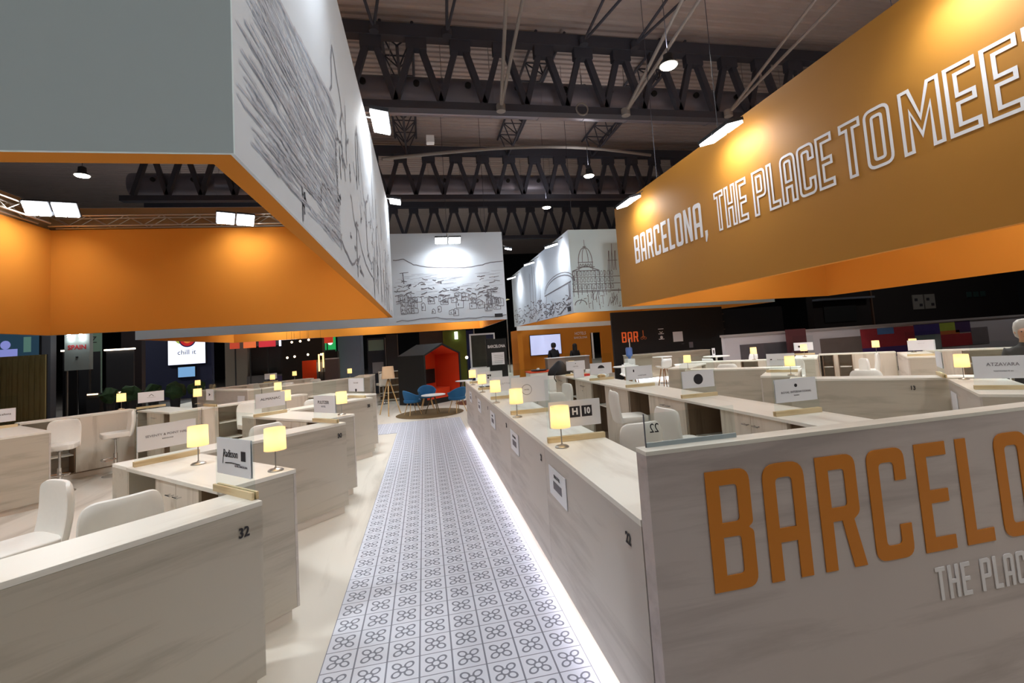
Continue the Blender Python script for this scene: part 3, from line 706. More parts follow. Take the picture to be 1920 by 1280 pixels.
counter(-1, 4.14, 6.6, 10.42, 'low back counter with one open bay before the dark bar area', inner_open=[(4.9, 5.3)], outer=1)

# ---- far left island (V-facing wall and U-facing wall)
def vcounter(u, v0, v1, label, wd=.4):
    t = thing('reception_counter', (*W(1, u, v0), .012), label, 'counter', PI/4, 'counters of the far left booths'); H = HT-.012; L_ = v1-v0
    MB().box(0, wd, 0, L_, H-.03, H).build('worktop', M['topy'], t, bevel=.002)
    MB().box(.001, .021, .001, L_-.001, .09, H-.031).build('front_panel', M['facey'], t)
    for a in (.001, L_-.021): MB().box(.022, wd-.001, a, a+.02, .09, H-.031).build('end_panel', M['face'], t)
    MB().box(.04, wd-.04, .04, L_-.04, 0, .09).build('plinth', M['plinth'], t)
    return t
vt = vcounter(6.98, 14.1, 17.3, 'far left counter face turned to the right, behind the ALMANAC sign')
MB().box(-.012, -.005, .15, .55, .62, .92).build('notice', M['paper'], vt)
counter(1, 7.4, 10.75, 14.1, 'long far left counter ending beside the slatted shelf', grp='counters of the far left booths')
counter(1, 7.0, 10.9, 17.3, 'farthest left counter seen as a thin line under the dark hall', outer=1, grp='counters of the far left booths')
# ---- central block: aisle counter segments, long worktop, cabinets, lettered end wall
X0, X1 = .93, 1.46
segs = [(2.075, 3.85, '22', 2.23), (3.85, 5.55, '21', 3.97), (5.55, 7.25, '20', 5.7), (7.25, 8.95, '19', 7.4), (8.95, 11.45, '18', 9.1)]
nice = ['nearest aisle counter segment, numbered 22, next to the lettered wall', 'second aisle counter segment, under the lamp beside the sign reading H10', 'third aisle counter segment along the tiled runner',
        'fourth aisle counter segment along the tiled runner', 'farthest aisle counter segment, ending by the lounge']
for i, (a, b, n, ny) in enumerate(segs):
    t = thing('aisle_counter', (X0, a, .012), nice[i], 'counter', 0, 'counter segments along the tiled aisle'); L_ = b-a; H = HT-.012
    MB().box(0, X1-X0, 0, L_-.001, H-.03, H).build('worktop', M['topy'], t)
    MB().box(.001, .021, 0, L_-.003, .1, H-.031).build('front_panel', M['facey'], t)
    for q in (.0, L_-.022): MB().box(.022, X1-X0-.02, q, q+.02, .1, H-.031).build('side_panel', M['dark'], t)
    MB().box(.05, .07, 0, L_-.002, 0, .1).build('plinth', M['plinth'], t)
    MB().box(.03, .049, .0, L_-.002, .082, .099).build('led_strip', M['led'], t)
    number(t, n, (-.003, ny-a, .945), (0, -1, 0), .075)
    if i < 4 or True:
        p0 = (3.714, 5.42, 7.1, 8.8, 10.4)[i]; 
        if p0 < b+1.7 and p0-.45 > a-.6 and p0 <= b:
            MB().box(-.007, -.002, p0-.45-a, p0-a, .735, .955).build('notice', M['paper'], t)
            MB().box(-.009, -.0075, p0-.34-a, p0-.12-a, .8, .86).build('notice_print', M['ink2'], t)
            text(('SERCOTEL', 'CATALONIA', 'HOTELS', 'HOTELS', 'HOTELS')[i], .035, M['ink'], t, face_mtx((-.0095, p0-.23-a, .9), (0, -1, 0), (0, 0, 1)))
area('led_glow', (.93, 6.5, .085), (.6, 6.5, 0), .03, 6, (.96, .92, 1), None, sy=9.0).rotation_euler = (0, math.radians(65), 0)
bw = thing('lettered_wall', (X0, 1.96, .012), 'low laminate wall lettered BARCELONA in orange at the lower right', 'wall')
MB().box(0, 2.78, 0, .1, 0, 1.413).build('panel', M['wallface'], bw)
MB().box(-.001, 2.781, -.001, .101, 1.4, 1.418).build('top_edge', M['top'], bw)
word('BARCELONA', .52, M['letter'], bw, face_mtx((1.2-X0, -.003, .79-.012), (1, 0, 0), (0, 0, 1)), width=2.45, gap=.13)
word('THE PLACE TO MEET', .155, M['lwhite'], bw, face_mtx((2.388-X0, -.003, .56-.012), (1, 0, 0), (0, 0, 1)), width=1.22, gap=.12)
wt = thing('long_worktop', (3.14, 2.075, HT-.03), 'long pale worktop running back between the booths over cabinets', 'worktop')
MB().box(0, .56, 0, 9.38, 0, .03).build('slab', M['topy'], wt, bevel=.002)
MB().box(.535, .555, 0, 9.38, -1.06, -.001).build('rear_panel', M['facey'], wt)
y = 2.1; k = 0
cl = ['nearest closed cabinet under the long worktop', 'closed cabinet under the round-logo name sign', 'closed cabinet third from the lettered wall', 'closed cabinet fourth from the lettered wall', 'closed cabinet fifth from the lettered wall, beyond the stools', 'farthest closed cabinet under the long worktop']
ol = ['nearest open shelf bay under the long worktop', 'open shelf bay behind the two nearest white stools', 'open shelf bay third from the lettered wall', 'open shelf bay fourth from the lettered wall', 'open shelf bay fifth from the lettered wall']
YS = (2.08, 3.76, 5.46, 7.16, 8.86, 10.5)
for k, y in enumerate((2.08, 3.76, 5.46, 7.16, 8.86, 10.5)):
    wdt = .98
    t = thing('cabinet', (3.17, y, .012), cl[k], 'cabinet', 0, 'closed cabinets under the long worktop'); H = HT-.012-.032
    if y+wdt > 11.45: wdt = .9
    MB().box(.02, .5, 0, .018, .08, H).box(.02, .5, wdt-.018, wdt, .08, H).box(.02, .5, .018, wdt-.018, .08, .098).box(.48, .5, .018, wdt-.018, .1, H).build('body', M['door'], t)
    MB().box(.05, .45, .01, wdt-.01, 0, .079).build('plinth', M['plinth'], t)
    for i in (0, 1):
        a = .003+i*(wdt/2); d = MB().box(0, .018, a, a+wdt/2-.005, .085, H-.004).build('door', M['door'], t)
        hy = a+wdt/2-.09 if i == 0 else a+.06
        MB().cyl((-.03, hy-.04, H-.1), (-.03, hy+.04, H-.1), .008, n=8).cyl((0, hy-.03, H-.1), (-.03, hy-.03, H-.1), .006, n=6).cyl((0, hy+.03, H-.1), (-.03, hy+.03, H-.1), .006, n=6).build('handle', M['steel'], d, smooth=True)
        if i: MB().cyl((-.001, a+.03, H-.2), (-.012, a+.03, H-.2), .009, n=10).build('lock', M['steel'], d)
    if k < 5:
        t = thing('open_shelf', (3.17, y+wdt+.002, .012), ol[k], 'shelf', 0, 'open shelf bays under the long worktop'); w2 = YS[k+1]-(y+wdt)-.006
        MB().box(.03, .48, 0, .015, .08, H).box(.03, .48, w2-.015, w2, .08, H).box(.03, .48, .016, w2-.016, .08, .095).box(.465, .48, .016, w2-.016, .096, H).build('body', M['dark'], t)
        MB().box(.1, .46, .016, w2-.016, .62, .638).build('shelf', M['top'], t)

# ================================================================ TABLE LAMPS
def make_lamp(loc, label):
    t = thing('table_lamp', loc, label, 'lamp', 0, 'small lit table lamps')
    MB().lathe([(.055, 0), (.056, .006), (.045, .014), (.012, .02), (.006, .03)], 28).build('base', M['steel'], t, smooth=True)
    MB().cyl((0, 0, .02), (0, 0, .2), .0045, n=8).build('stem', M['steel'], t, smooth=True)
    MB().lathe([(.078, .155), (.074, .32)], 32, close=False).build('lamp_shade', M['shade'], t, smooth=True)
    MB().lathe([(.005, .19), (.018, .2), (.02, .225), (.008, .25)], 12).build('bulb', mat('warm_bulb', '#ffffff', .5, emit='#ffd890', es=6), t, smooth=True)
    l = bpy.data.lights.new('bulb_light', 'POINT'); l.energy = .34; l.color = (1, .84, .6); l.shadow_soft_size = .03
    o = bpy.data.objects.new('bulb_light', l); COL.objects.link(o); o.parent = t; o.location = (0, 0, .25)
    return t
lamps = [((-1.148, 3.943), 'nearest left lamp, on the desk block behind the counter numbered 32'),
 ((-1.918, 4.518), 'left lamp beside the long white name sign of the nearest left desk'),
 ((-1.18, 7.07), 'left lamp beside the PULITZER sign'), ((-2.25, 8.35), 'left lamp just right of the ALMANAC sign'),
 ((-3.2, 11.3), 'left lamp right behind the ALMANAC lamp'), ((-4.75, 11.2), 'lamp on the small desk block by the far left booths'),
 ((-6.05, 11.0), 'lamp at the right end of the back counter at left'), ((-7.2, 17.0), 'small far left lamp before the lit screen'),
 ((-5.0, 17.1), 'small lamp above the ALMANAC sign, on the farthest left counter'), ((-4.87, 19.3), 'tiny lamp before the orange kiosk'),
 ((-2.62, 17.6), 'lamp at the end of the long far left counter, before the grey column'),
 ((1.029, 3.653), 'nearest aisle lamp, in front of the H10 sign'), ((1.0, 5.331), 'second aisle lamp from the front'), ((.98, 6.8), 'third aisle lamp from the front'),
 ((.985, 8.45), 'fourth aisle lamp from the front'), ((.99, 10.2), 'farthest aisle lamp, at the end of the row'),
 ((6.75, 4.85), 'lamp beside the pale blue name sign at the right edge'), ((5.98, 6.88), 'round lamp above the square-logo name sign at right'),
 ((10.75, 9.55), 'lamp left of the white sign before the mural'), ((11.3, 9.1), 'lamp right of the white sign before the mural'),
 ((9.45, 10.35), 'lamp by the far right back counter'), ((8.33, 10.78), 'half hidden lamp behind the arrow-logo sign'),
 ((5.7, 9.55), 'lamp behind the round-logo name sign'), ((3.45, 10.9), 'lamp by the black bag at the end of the long worktop')]
L0 = None
def zt(p):
    x, y = p
    if x < -5.5 and y < 12: return 1.13
    return HT
for i, (p, lb) in enumerate(lamps):
    loc = (p[0], p[1], zt(p)+.001)
    if L0 is None: L0 = make_lamp(loc, lb)
    else: dup(L0, loc, rnd.uniform(-1, 1), lb)

# ================================================================ NAME SIGNS ON ACRYLIC STANDS
def sign(loc, rotz, label, lines, pw=.45, ph=.215, pz=.12, gh=.52, gw=.5, px=0, logo=None, flip=False):
    """local x along the stand, readable side faces -y"""
    t = thing('name_sign', loc, label, 'sign', rotz, 'clear name sign stands on the counters')
    MB().box(-gw/2, gw/2, -.022, -.005, 0, .045).box(-gw/2, gw/2, .005, .022, 0, .045).build('wooden_base', M['block'], t, bevel=.002)
    MB().box(-gw/2+.005, gw/2-.005, -.003, .003, .002, gh).build('acrylic_panel', M['glass'], t)
    P = MB().box(px-pw/2, px+pw/2, -.007, -.004, pz, pz+ph).build('card', M['paper'], t)
    MB().box(px-pw/2, px+pw/2, .004, .007, pz, pz+ph).build('card', M['paper'], t)
    for s, size, dz, dx, m, sx in lines:
        text(s, size, M[m], P, face_mtx((px+dx, -.0085, pz+ph*dz), (1, 0, 0), (0, 0, 1)), sx=sx)
    if logo:
        mb = MB(); logo(mb, px, pz, ph); mb.build('logo', M['ink'], P)
    return t
def sq(dx, dz, s, sy=None):
    def f(mb, px, pz, ph): mb.box(px+dx-s/2, px+dx+s/2, -.009, -.0075, pz+ph*dz-(sy or s)/2, pz+ph*dz+(sy or s)/2)
    return f
def disc(dx, dz, r):
    def f(mb, px, pz, ph): mb.cyl((px+dx, -.0075, pz+ph*dz), (px+dx, -.009, pz+ph*dz), r, n=24)
    return f
def many(*fs):
    def f(mb, px, pz, ph):
        for g in fs: g(mb, px, pz, ph)
    return f
A45 = PI/4
def WL(u, v): return W(1, u, v)
def rads(mb, px, pz, ph):
    sq(.13, .56, .055, .06)(mb, px, pz, ph); P = lambda a, b: (px+a, -.009, pz+b)
    mb.line2([(-.1, .075), (-.02, .079), (.09, .074)], .006, P); mb.line2([(-.135, .07), (-.125, .12), (-.12, .14)], .006, P)
sign((*WL(1.52, 3.255), HT), -A45, 'clear stand with the Radisson card on the counter numbered 32', [('Radisson', .07, .58, -.03, 'ink', .75), ('HOTEL BARCELONA', .017, .27, .1, 'ink2', 1)], pw=.43, ph=.23, px=0, logo=rads)
sign((*WL(1.8, 5.06), HT), A45, 'long white name card on the far end of the nearest left desk block', [('SEVENTY & POINT HALL', .028, .55, 0, 'ink2', 1.1), ('BARCELONA', .015, .38, 0, 'ink2', 1)], px=0)
sign((*WL(3.9, 7.2), HT), A45, 'clear stand reading ALMANAC on the left booths', [('ALMANAC', .05, .58, 0, 'ink', 1.3)])
sign((*WL(3.64, 5.44), HT), -A45, 'clear stand reading PULITZER HOTEL beside a left lamp', [('PULITZER', .055, .6, -.02, 'ink', 1), ('HOTEL', .03, .36, -.02, 'ink2', 1)])
sign((*WL(5.8, 7.65), HT), -A45, 'clear stand with a small dark square card at the counter numbered 28', [('·Sercotel·', .04, .66, 0, 'ink2', 1)], logo=sq(0, .1, .05), ph=.25)
sign((*WL(1.7, 11.5), HT), A45, 'white card reading One Barcelona at the left edge of the photo', [('One Barcelona', .05, .58, .02, 'ink', 1)], pz=.1)
sign((*WL(3.95, 11.9), HT), A45, 'white card with a thin roof-shaped mark behind the small far left desk block', [('———', .05, .45, 0, 'ink2', 1)], logo=lambda mb, px, pz, ph: mb.line2([(-.04, .12), (0, .16), (.04, .12)], .008, lambda a, b: (px+a, -.009, pz+b)))
sign((*WL(4.35, 10.22), HT), -A45, 'small white card with a play-shaped mark on the far left counter', [], pw=.3, logo=lambda mb, px, pz, ph: mb.poly([(px-.03, -.009, pz+.14), (px-.03, -.009, pz+.08), (px+.04, -.009, pz+.11)]))
sign((*WL(9.3, 17.1), HT), A45, 'faint pale card on the farthest left counter beside two lamps', [], ph=.2)
# central block (aisle counter; stands run across it and face the camera)
def h10(mb, px, pz, ph):
    for dx in (.0, .105): mb.box(px+dx-.045, px+dx+.045, -.009, -.0075, pz+.075, pz+.165)
t = sign((1.215, 3.85, HT), 0, 'white H10 name card behind the nearest aisle lamp', [], px=0, pz=.115, logo=h10)
text('H', .075, M['paper'], t, face_mtx((0, -.0105, .235), (1, 0, 0), (0, 0, 1)), bold=.003); text('10', .07, M['paper'], t, face_mtx((.105, -.0105, .235), (1, 0, 0), (0, 0, 1)), sx=.85, bold=.003)
def ringlogo(r, dx=0, dz=.5, w_=.004):
    def f(mb, px, pz, ph):
        for i in range(20):
            a = 2*PI*i/20; b = 2*PI*(i+1)/20
            mb.line2([(r*math.cos(a), r*math.sin(a)), (r*math.cos(b), r*math.sin(b))], w_, lambda x, y: (px+dx+x, -.009, pz+ph*dz+y))
    return f
sign((1.215, 5.55, HT), 0, 'white card with a thin round logo behind the second aisle lamp', [('HOTEL', .02, .5, -.04, 'ink2', 1)], ph=.3, pz=.13, logo=ringlogo(.06, -.04, .5))
sign((1.215, 7.25, HT), 0, 'pale card with spaced capitals behind the third aisle lamp', [('C O T T O N', .035, .5, 0, 'ink2', 1)])
sign((1.215, 8.95, HT), 0, 'white card with a purple square mark behind the fourth aisle lamp', [], logo=many(sq(-.05, .65, .035), sq(-.01, .65, .035), sq(-.05, .45, .03)))
sign((1.215, 10.65, HT), 0, 'white blank card behind the farthest aisle lamp', [])
# long worktop
sign((3.42, 3.9, HT), 0, 'pale blue card reading ROYAL INTERNATIONAL nearest on the long worktop', [('ROYAL INTERNATIONAL', .028, .42, 0, 'ink2', 1.05), ('barcelona', .015, .28, 0, 'ink2', 1)], logo=disc(0, .7, .016))
sign((3.42, 5.52, HT), 0, 'white card with a dark round logo on the long worktop', [], logo=disc(.0, .5, .066))
sign((3.42, 7.2, HT), 0, 'grey card with a small black tree mark on the long worktop', [('condal hotels', .028, .3, .04, 'ink2', 1)], logo=sq(-.1, .66, .02, .04))
def fan(mb, px, pz, ph):
    k = [(px, -.009, pz+.11)]+[(px+.07*math.cos(a*PI/10), -.009, pz+.11+.06*math.sin(a*PI/10)) for a in range(11)]; mb.poly(k)
sign((3.42, 8.9, HT), 0, 'white card with a dark fan mark on the long worktop', [('———', .03, .35, 0, 'ink2', 1)], logo=fan)
sign((3.42, 10.5, HT), 0, 'white card with a tiny crest, behind the black bag', [('HOTEL', .03, .4, 0, 'ink2', 1.4)], logo=disc(0, .72, .01))
# right booths
sign((*W(-1, 1.78, 3.85), HT), -A45, 'pale blue name card at the right edge of the photo', [('ATZAVARA', .05, .62, 0, 'ink2', 1), ('hotel boutique & spa', .018, .33, 0, 'ink2', 1)], pw=.47, ph=.24)
sign((*W(-1, 3.98, 6.35, 0, .15), HT), -A45, 'grey card with an arrow mark behind the long worktop', [('hotel residence', .03, .5, .04, 'ink2', 1)], logo=sq(-.15, .52, .03, .018))
sign((*W(-1, 1.73, 9.75), HT), -A45, 'white card between two lamps before the mural', [('— — —', .03, .7, 0, 'ink2', 1)])
sign((*W(-1, 1.9, 5.2, 0, .25), HT), A45, 'narrow white name card seen edge-on at the corner of the counter numbered 13', [])
sign((*W(-1, 3.95, 11.7), HT), -A45, 'white card with a small square logo at far right', [], logo=sq(-.1, .5, .05))

# ================================================================ BAR STOOLS
def rslab(w_, h_, d, r, n=5):
    """rounded-rectangle outline extruded"""
    pts = []
    for cx, cz, a0 in ((w_/2-r, h_-r, 0), (-w_/2+r, h_-r, 90), (-w_/2+r, r, 180), (w_/2-r, r, 270)):
        for i in range(n+1):
            a = math.radians(a0+90*i/n); pts.append((cx+r*math.cos(a), cz+r*math.sin(a)))
    return pts
def make_stool(loc, rz, label):
    """backrest at -y side, seat opens to +y"""
    t = thing('bar_stool', loc, label, 'bar stool', rz, 'white padded bar stools')
    SH = .78
    seat = MB().prism(rslab(.43, .42, 0, .07), 0, .085)
    seat.v = [(x, y-.21, z+SH-.085) for x, y, z in seat.v]; seat.build('seat', M['leather'], t, smooth=True, bevel=.022, seg=3)
    # backrest: curved slab with rounded top corners
    mb = MB(); nx, nz = 11, 9; th = .055
    def P(i, j, s):
        a = (i/(nx-1)*2-1); b = j/(nz-1)
        x = a*.22; 
        z = SH-.10+b*.47
        if b > .72: x *= 1-((b-.72)/.28)**3*.12
        top = (abs(a)**10)*.03*b; z -= top
        y = -.19-.05*b+.045*a*a - (.02*math.sin(b*PI))
        return (x, y-s*th*(1-.25*abs(a)**8)*(1-.3*b**8), z)
    for s in (0, 1):
        for j in range(nz):
            for i in range(nx): mb.v.append(P(i, j, s))
    q = lambda i, j, s: s*nx*nz+j*nx+i
    for j in range(nz-1):
        for i in range(nx-1):
            mb.f.append((q(i,j,0), q(i+1,j,0), q(i+1,j+1,0), q(i,j+1,0))); mb.f.append((q(i,j,1), q(i,j+1,1), q(i+1,j+1,1), q(i+1,j,1)))
    for i in range(nx-1):
        mb.f.append((q(i,0,0), q(i,0,1), q(i+1,0,1), q(i+1,0,0))); mb.f.append((q(i,nz-1,0), q(i+1,nz-1,0), q(i+1,nz-1,1), q(i,nz-1,1)))
    for j in range(nz-1):
        mb.f.append((q(0,j,0), q(0,j+1,0), q(0,j+1,1), q(0,j,1))); mb.f.append((q(nx-1,j,0), q(nx-1,j,1), q(nx-1,j+1,1), q(nx-1,j+1,0)))
    b = mb.build('backrest', M['leather'], t, smooth=True)
    sd = b.modifiers.new('s', 'SUBSURF'); sd.levels = 1; sd.render_levels = 1
    MB().lathe([(.2, 0), (.2, .01), (.06, .03), (.032, .06)], 32).build('base', M['chrome'], t, smooth=True)
    MB().cyl((0, 0, .05), (0, 0, .4), .03, n=16).cyl((0, 0, .4), (0, 0, SH-.1), .018, n=12).lathe([(.03, SH-.13), (.09, SH-.1), (.09, SH-.086)], 16).build('gas_post', M['chrome'], t, smooth=True)
    pts = [(-.03, 0, .3), (-.14, .05, .3), (-.15, .16, .3), (-.1, .2, .3), (.1, .2, .3), (.15, .16, .3), (.14, .05, .3), (.03, 0, .3)]
    MB().tube(pts, .011, 8).build('footrest', M['chrome'], t, smooth=True)
    MB().cyl((.05, .02, SH-.11), (.2, .06, SH-.12), .006, n=6).build('lever', M['chrome'], t)
    return t
def S_(sg, u, v, dx=0, dy=0): x, y = W(sg, u, v, dx, dy); return (x, y, .012)
stools = [  # location, rotation, label
 (S_(1, 1.1, 3.99), A45, 'white stool whose back shows nearest the counter numbered 32'),
 (S_(1, .8, 4.8), A45+PI*.5+.15, 'white stool seen from its narrow side at far left behind counter 32'),
 (S_(1, 2.28, 10.62), A45+PI*.85, 'white stool standing free before the open shelves at left'),
 (S_(1, 3.15, 11.15), A45+PI*.45, 'white stool against the back counter at left, seen side-on'),
 (S_(1, 3.13, 6.1), A45, 'white stool whose back shows over the counter numbered 30'),
 (S_(1, 4.55, 9.0), A45+PI*.95, 'white stool with its back to the ALMANAC sign'),
 (S_(1, 5.2, 8.3), A45, 'white stool just showing over the counter numbered 28'),
 (S_(1, 8.6, 15.0), A45, 'far white stool behind the long far left counter, nearer of two'),
 (S_(1, 8.3, 16.6), A45, 'far white stool by the farthest left counter'),
 (S_(1, 9.7, 15.2), A45, 'far white stool behind the long far left counter, right of two'),
 ((2.7, 4.68, .012), -PI/2+.1, 'nearest tall-backed white stool facing the cabinets'),
 ((1.86, 4.25, .012), .1, 'low white stool back right behind the lettered wall'),
 ((2.9, 6.5, .012), -PI/2-.15, 'white stool with its seat turned to the second open shelf bay'),
 ((2.25, 8.15, .012), PI/2+.1, 'white stool facing left, behind the H10 sign'),
 ((1.95, 7.2, .012), -.4, 'white stool behind the round thin-line logo card'),
 ((1.9, 9.3, .012), .3, 'far white stool behind the pale card with spaced capitals'),
 ((2.1, 10.6, .012), .2, 'farthest white stool between the aisle counter and the worktop'),
 (S_(-1, 2.75, 6.0, 0, .2), -A45, 'white stool back rising over the counter numbered 13'),
 (S_(-1, 4.0, 9.0, 0, .1), -A45+PI, 'white stool with a lit seat left of the open bays at right'),
 (S_(-1, 3.0, 8.6), -A45+PI*.6, 'white stool seen side-on beyond the counter numbered 13'),
 (S_(-1, 2.7, 10.4), -A45+PI*.5, 'white stool against the panelled back counter at right'),
 (S_(-1, 1.2, 7.4), -A45+PI*.9, 'large white stool back behind the lamp at the right edge'),
 (S_(-1, 5.3, 8.4), -A45, 'white stool top behind the arrow-mark card'),
]
st0 = None
for loc, rz, lb in stools:
    if st0 is None: st0 = make_stool(loc, rz, lb)
    else: dup(st0, loc, rz, lb)

t = thing('acrylic_screen', (.97, 2.035, 1.43), 'low clear acrylic pane standing on the left end of the lettered wall', 'screen')
MB().box(0, .46, -.004, .004, 0, .15).build('pane', M['glass'], t)
MB().box(0, .46, -.006, .006, 0, .02).build('bottom_edge', mat('acrylic_edge', '#a9b6bc', .3), t); MB().box(-.003, 0, -.004, .004, 0, .15).build('side_edge', M['grey'], t)
text('22', .06, M['ink'], t, face_mtx((.05, .006, .08), (-1, 0, 0), (0, 0, 1)), 'booth_number', sx=.8)
M['legwood'] = mat('oak_leg', '#8a6238', .6)
# ================================================================ LOUNGE AT THE END OF THE AISLE
rg = MB().lathe([(.98, 0), (1.0, .006), (.98, .014)], 48).build('round_rug', M['brown'], loc=(.08, 14.5, .012), smooth=True); tag(rg, 'round brown rug under the white lounge table', 'rug')
rg = MB().lathe([(.78, 0), (.8, .006), (.78, .014)], 48).build('round_rug', mat('rug_red', '#6b3a22', .95), loc=(1.75, 16.3, .012), smooth=True); tag(rg, 'smaller reddish round rug behind the blue chairs', 'rug')
def round_table(loc, r, h, label, top, leg, grp=None):
    t = thing('round_table', loc, label, 'table', rnd.random(), grp)
    MB().lathe([(r-.01, h-.022), (r, h-.012), (r-.005, h)], 36).build('tabletop', top, t, smooth=True)
    for i in range(3):
        a = 2*PI*i/3; MB().cyl((.05*math.cos(a), .05*math.sin(a), h-.02), (.26*math.cos(a), .26*math.sin(a), 0), .016, .011, n=8).build('leg', leg, t, smooth=True)
    return t
round_table((.2, 14.35, .026), .36, .55, 'low white round lounge table between the blue chairs', M['white'], M['brown'])
round_table((1.3, 16.6, .012), .3, .74, 'small pale round table in front of the orange pod', M['paper'], M['steel'])
def blue_chair(loc, rz, label):
    t = thing('lounge_chair', loc, label, 'chair', rz, 'blue velvet lounge chairs')
    mb = MB(); n = 20; th = .05
    rows = ((.36, .20), (.52, .25), (.74, .29))
    def P(i, j, s):
        a = math.radians(-120+240*i/n-90); z, r = rows[j]
        if j == 2: z = .60+.16*max(0, math.cos(a+PI/2))
        r -= s*th; return (r*1.08*math.cos(a), r*math.sin(a), z)
    for s in (0, 1):
        for j in range(3):
            for i in range(n+1): mb.v.append(P(i, j, s))
    q = lambda i, j, s: s*3*(n+1)+j*(n+1)+i
    for j in range(2):
        for i in range(n):
            mb.f.append((q(i,j,0), q(i+1,j,0), q(i+1,j+1,0), q(i,j+1,0))); mb.f.append((q(i,j,1), q(i,j+1,1), q(i+1,j+1,1), q(i+1,j,1)))
    for i in range(n):
        mb.f.append((q(i,2,0), q(i+1,2,0), q(i+1,2,1), q(i,2,1))); mb.f.append((q(i,0,0), q(i,0,1), q(i+1,0,1), q(i+1,0,0)))
    for j in range(2):
        mb.f.append((q(0,j,0), q(0,j+1,0), q(0,j+1,1), q(0,j,1))); mb.f.append((q(n,j,0), q(n,j,1), q(n,j+1,1), q(n,j+1,0)))
    b = mb.build('backrest', M['blue'], t, smooth=True); sd = b.modifiers.new('s', 'SUBSURF'); sd.levels = 1; sd.render_levels = 1
    MB().lathe([(.18, .36), (.25, .38), (.26, .44), (.22, .47), (.0, .475)], 24, close=False).build('seat', M['blue'], t, smooth=True)
    for a in (45, 135, 225, 315):
        a = math.radians(a); MB().cyl((.14*math.cos(a), .14*math.sin(a), .37), (.27*math.cos(a), .27*math.sin(a), 0), .014, .01, n=8).build('leg', M['natural'], t, smooth=True)
    return t
blue_chair((-.42, 14.5, .012), -1.1, 'blue lounge chair on the left, back to the tripod lamp')
blue_chair((.02, 15.45, .026), PI+.1, 'blue lounge chair facing the camera before the orange pod')
blue_chair((.88, 14.15, .026), .6, 'blue lounge chair on the right, back to the camera')
# tripod floor lamp
t = thing('tripod_lamp', (-1.12, 15.0, .012), 'unlit floor lamp on three wooden legs with a beige drum shade', 'floor lamp')
for i in range(3):
    a = 2*PI*i/3+.5; MB().cyl((.03*math.cos(a), .03*math.sin(a), 1.05), (.36*math.cos(a), .36*math.sin(a), 0), .017, n=8).build('leg', M['natural'], t, smooth=True)
MB().cyl((0, 0, 1.0), (0, 0, 1.12), .03, n=12).build('hub', M['brown'], t, smooth=True)
MB().lathe([(.2, 1.1), (.165, 1.47)], 32, close=False).build('lamp_shade', mat('linen', '#d9b894', .8), t, smooth=True)
# pod house
t = thing('house_pod', (-.03, 16.45, .012), 'dark house-shaped seating pod with a bright red-orange inside', 'seating pod', A45)
w_, eh, ah, dp, tk = 1.9, 1.72, 2.1, 1.3, .07
outl = [(0, 0), (w_, 0), (w_, eh), (w_/2, ah), (0, eh)]
inl = [(tk, tk+.1), (w_-tk, tk+.1), (w_-tk, eh-.03), (w_/2, ah-tk), (tk, eh-.03)]
mb = MB(); n = 5
for y in (0, dp):
    for p in outl: mb.v.append((p[0], y, p[1]))
for p in inl: mb.v.append((p[0], 0, p[1]))
for p in inl: mb.v.append((p[0], dp-.06, p[1]))
for i in range(5):
    j = (i+1) % 5; mb.f += [(i, j, 5+j, 5+i), (i, 10+i, 10+j, j), (10+i, 15+i, 15+j, 10+j)]
mb.f += [(5, 6, 7, 8, 9), (15, 16, 17, 18, 19)]
mb.build('shell', M['black'], t)
mb = MB(); il2 = [(tk+.004, tk+.104), (w_-tk-.004, tk+.104), (w_-tk-.004, eh-.034), (w_/2, ah-tk-.006), (tk+.004, eh-.034)]
for y in (.03, dp-.07):
    for p in il2: mb.v.append((p[0], y, p[1]))
for i in range(5):
    j = (i+1) % 5; mb.f.append((i, 5+i, 5+j, j))
mb.f.append((5, 6, 7, 8, 9)); mb.build('felt_lining', M['podred'], t)
MB().box(tk+.02, w_-tk-.02, .5, dp-.08, .18, .46).build('bench', M['podred'], t, bevel=.02)
MB().box(1.15, 1.72, dp-.13, dp-.085, .62, 1.15).build('screen', M['black'], t)
tag(MB().lathe([(.12, 0), (.2, .05), (.21, .42), (.16, .45)], 20).build('pouf', M['dkgrey'], loc=(-.1, 15.6+.0, .012), smooth=True), 'dark round pouf by the left blue chair', 'pouf') if False else None
# slatted shelf and side counter left of pod
t = thing('slatted_shelf', (-1.75, 18.9, .012), 'wooden open shelf with four dark bays left of the pod', 'shelf', .15)
for z in (0.05, .32, .59, .86, 1.13): MB().box(.02, 1.28, 0, .35, z, z+.02).build('shelf_board', M['top'], t)
for x in (0, 1.28): MB().box(x, x+.02, 0, .35, 0, 1.16).build('side_panel', M['door'], t)
MB().box(.02, 1.28, .33, .35, .07, 1.13).build('back_panel', M['dark'], t)
t = thing('reception_counter', (-2.6, 17.95, .012), 'short pale counter end in front of the slatted shelf', 'counter', 0)
MB().box(0, .62, 0, 1.9, 1.03, 1.06).build('worktop', M['topy'], t); MB().box(.01, .61, .01, .03, .02, 1.029).build('end_panel', M['face'], t); MB().box(.59, .61, .031, 1.89, .02, 1.029).build('side_panel', M['facey'], t); MB().box(.01, .03, .031, 1.89, .02, 1.029).build('side_panel', M['facey'], t)
def side_stool(loc, rz, label):
    dup(st0, loc, rz, label)
side_stool((-1.55, 18.2, .012), .4, 'white stool behind the tripod lamp')

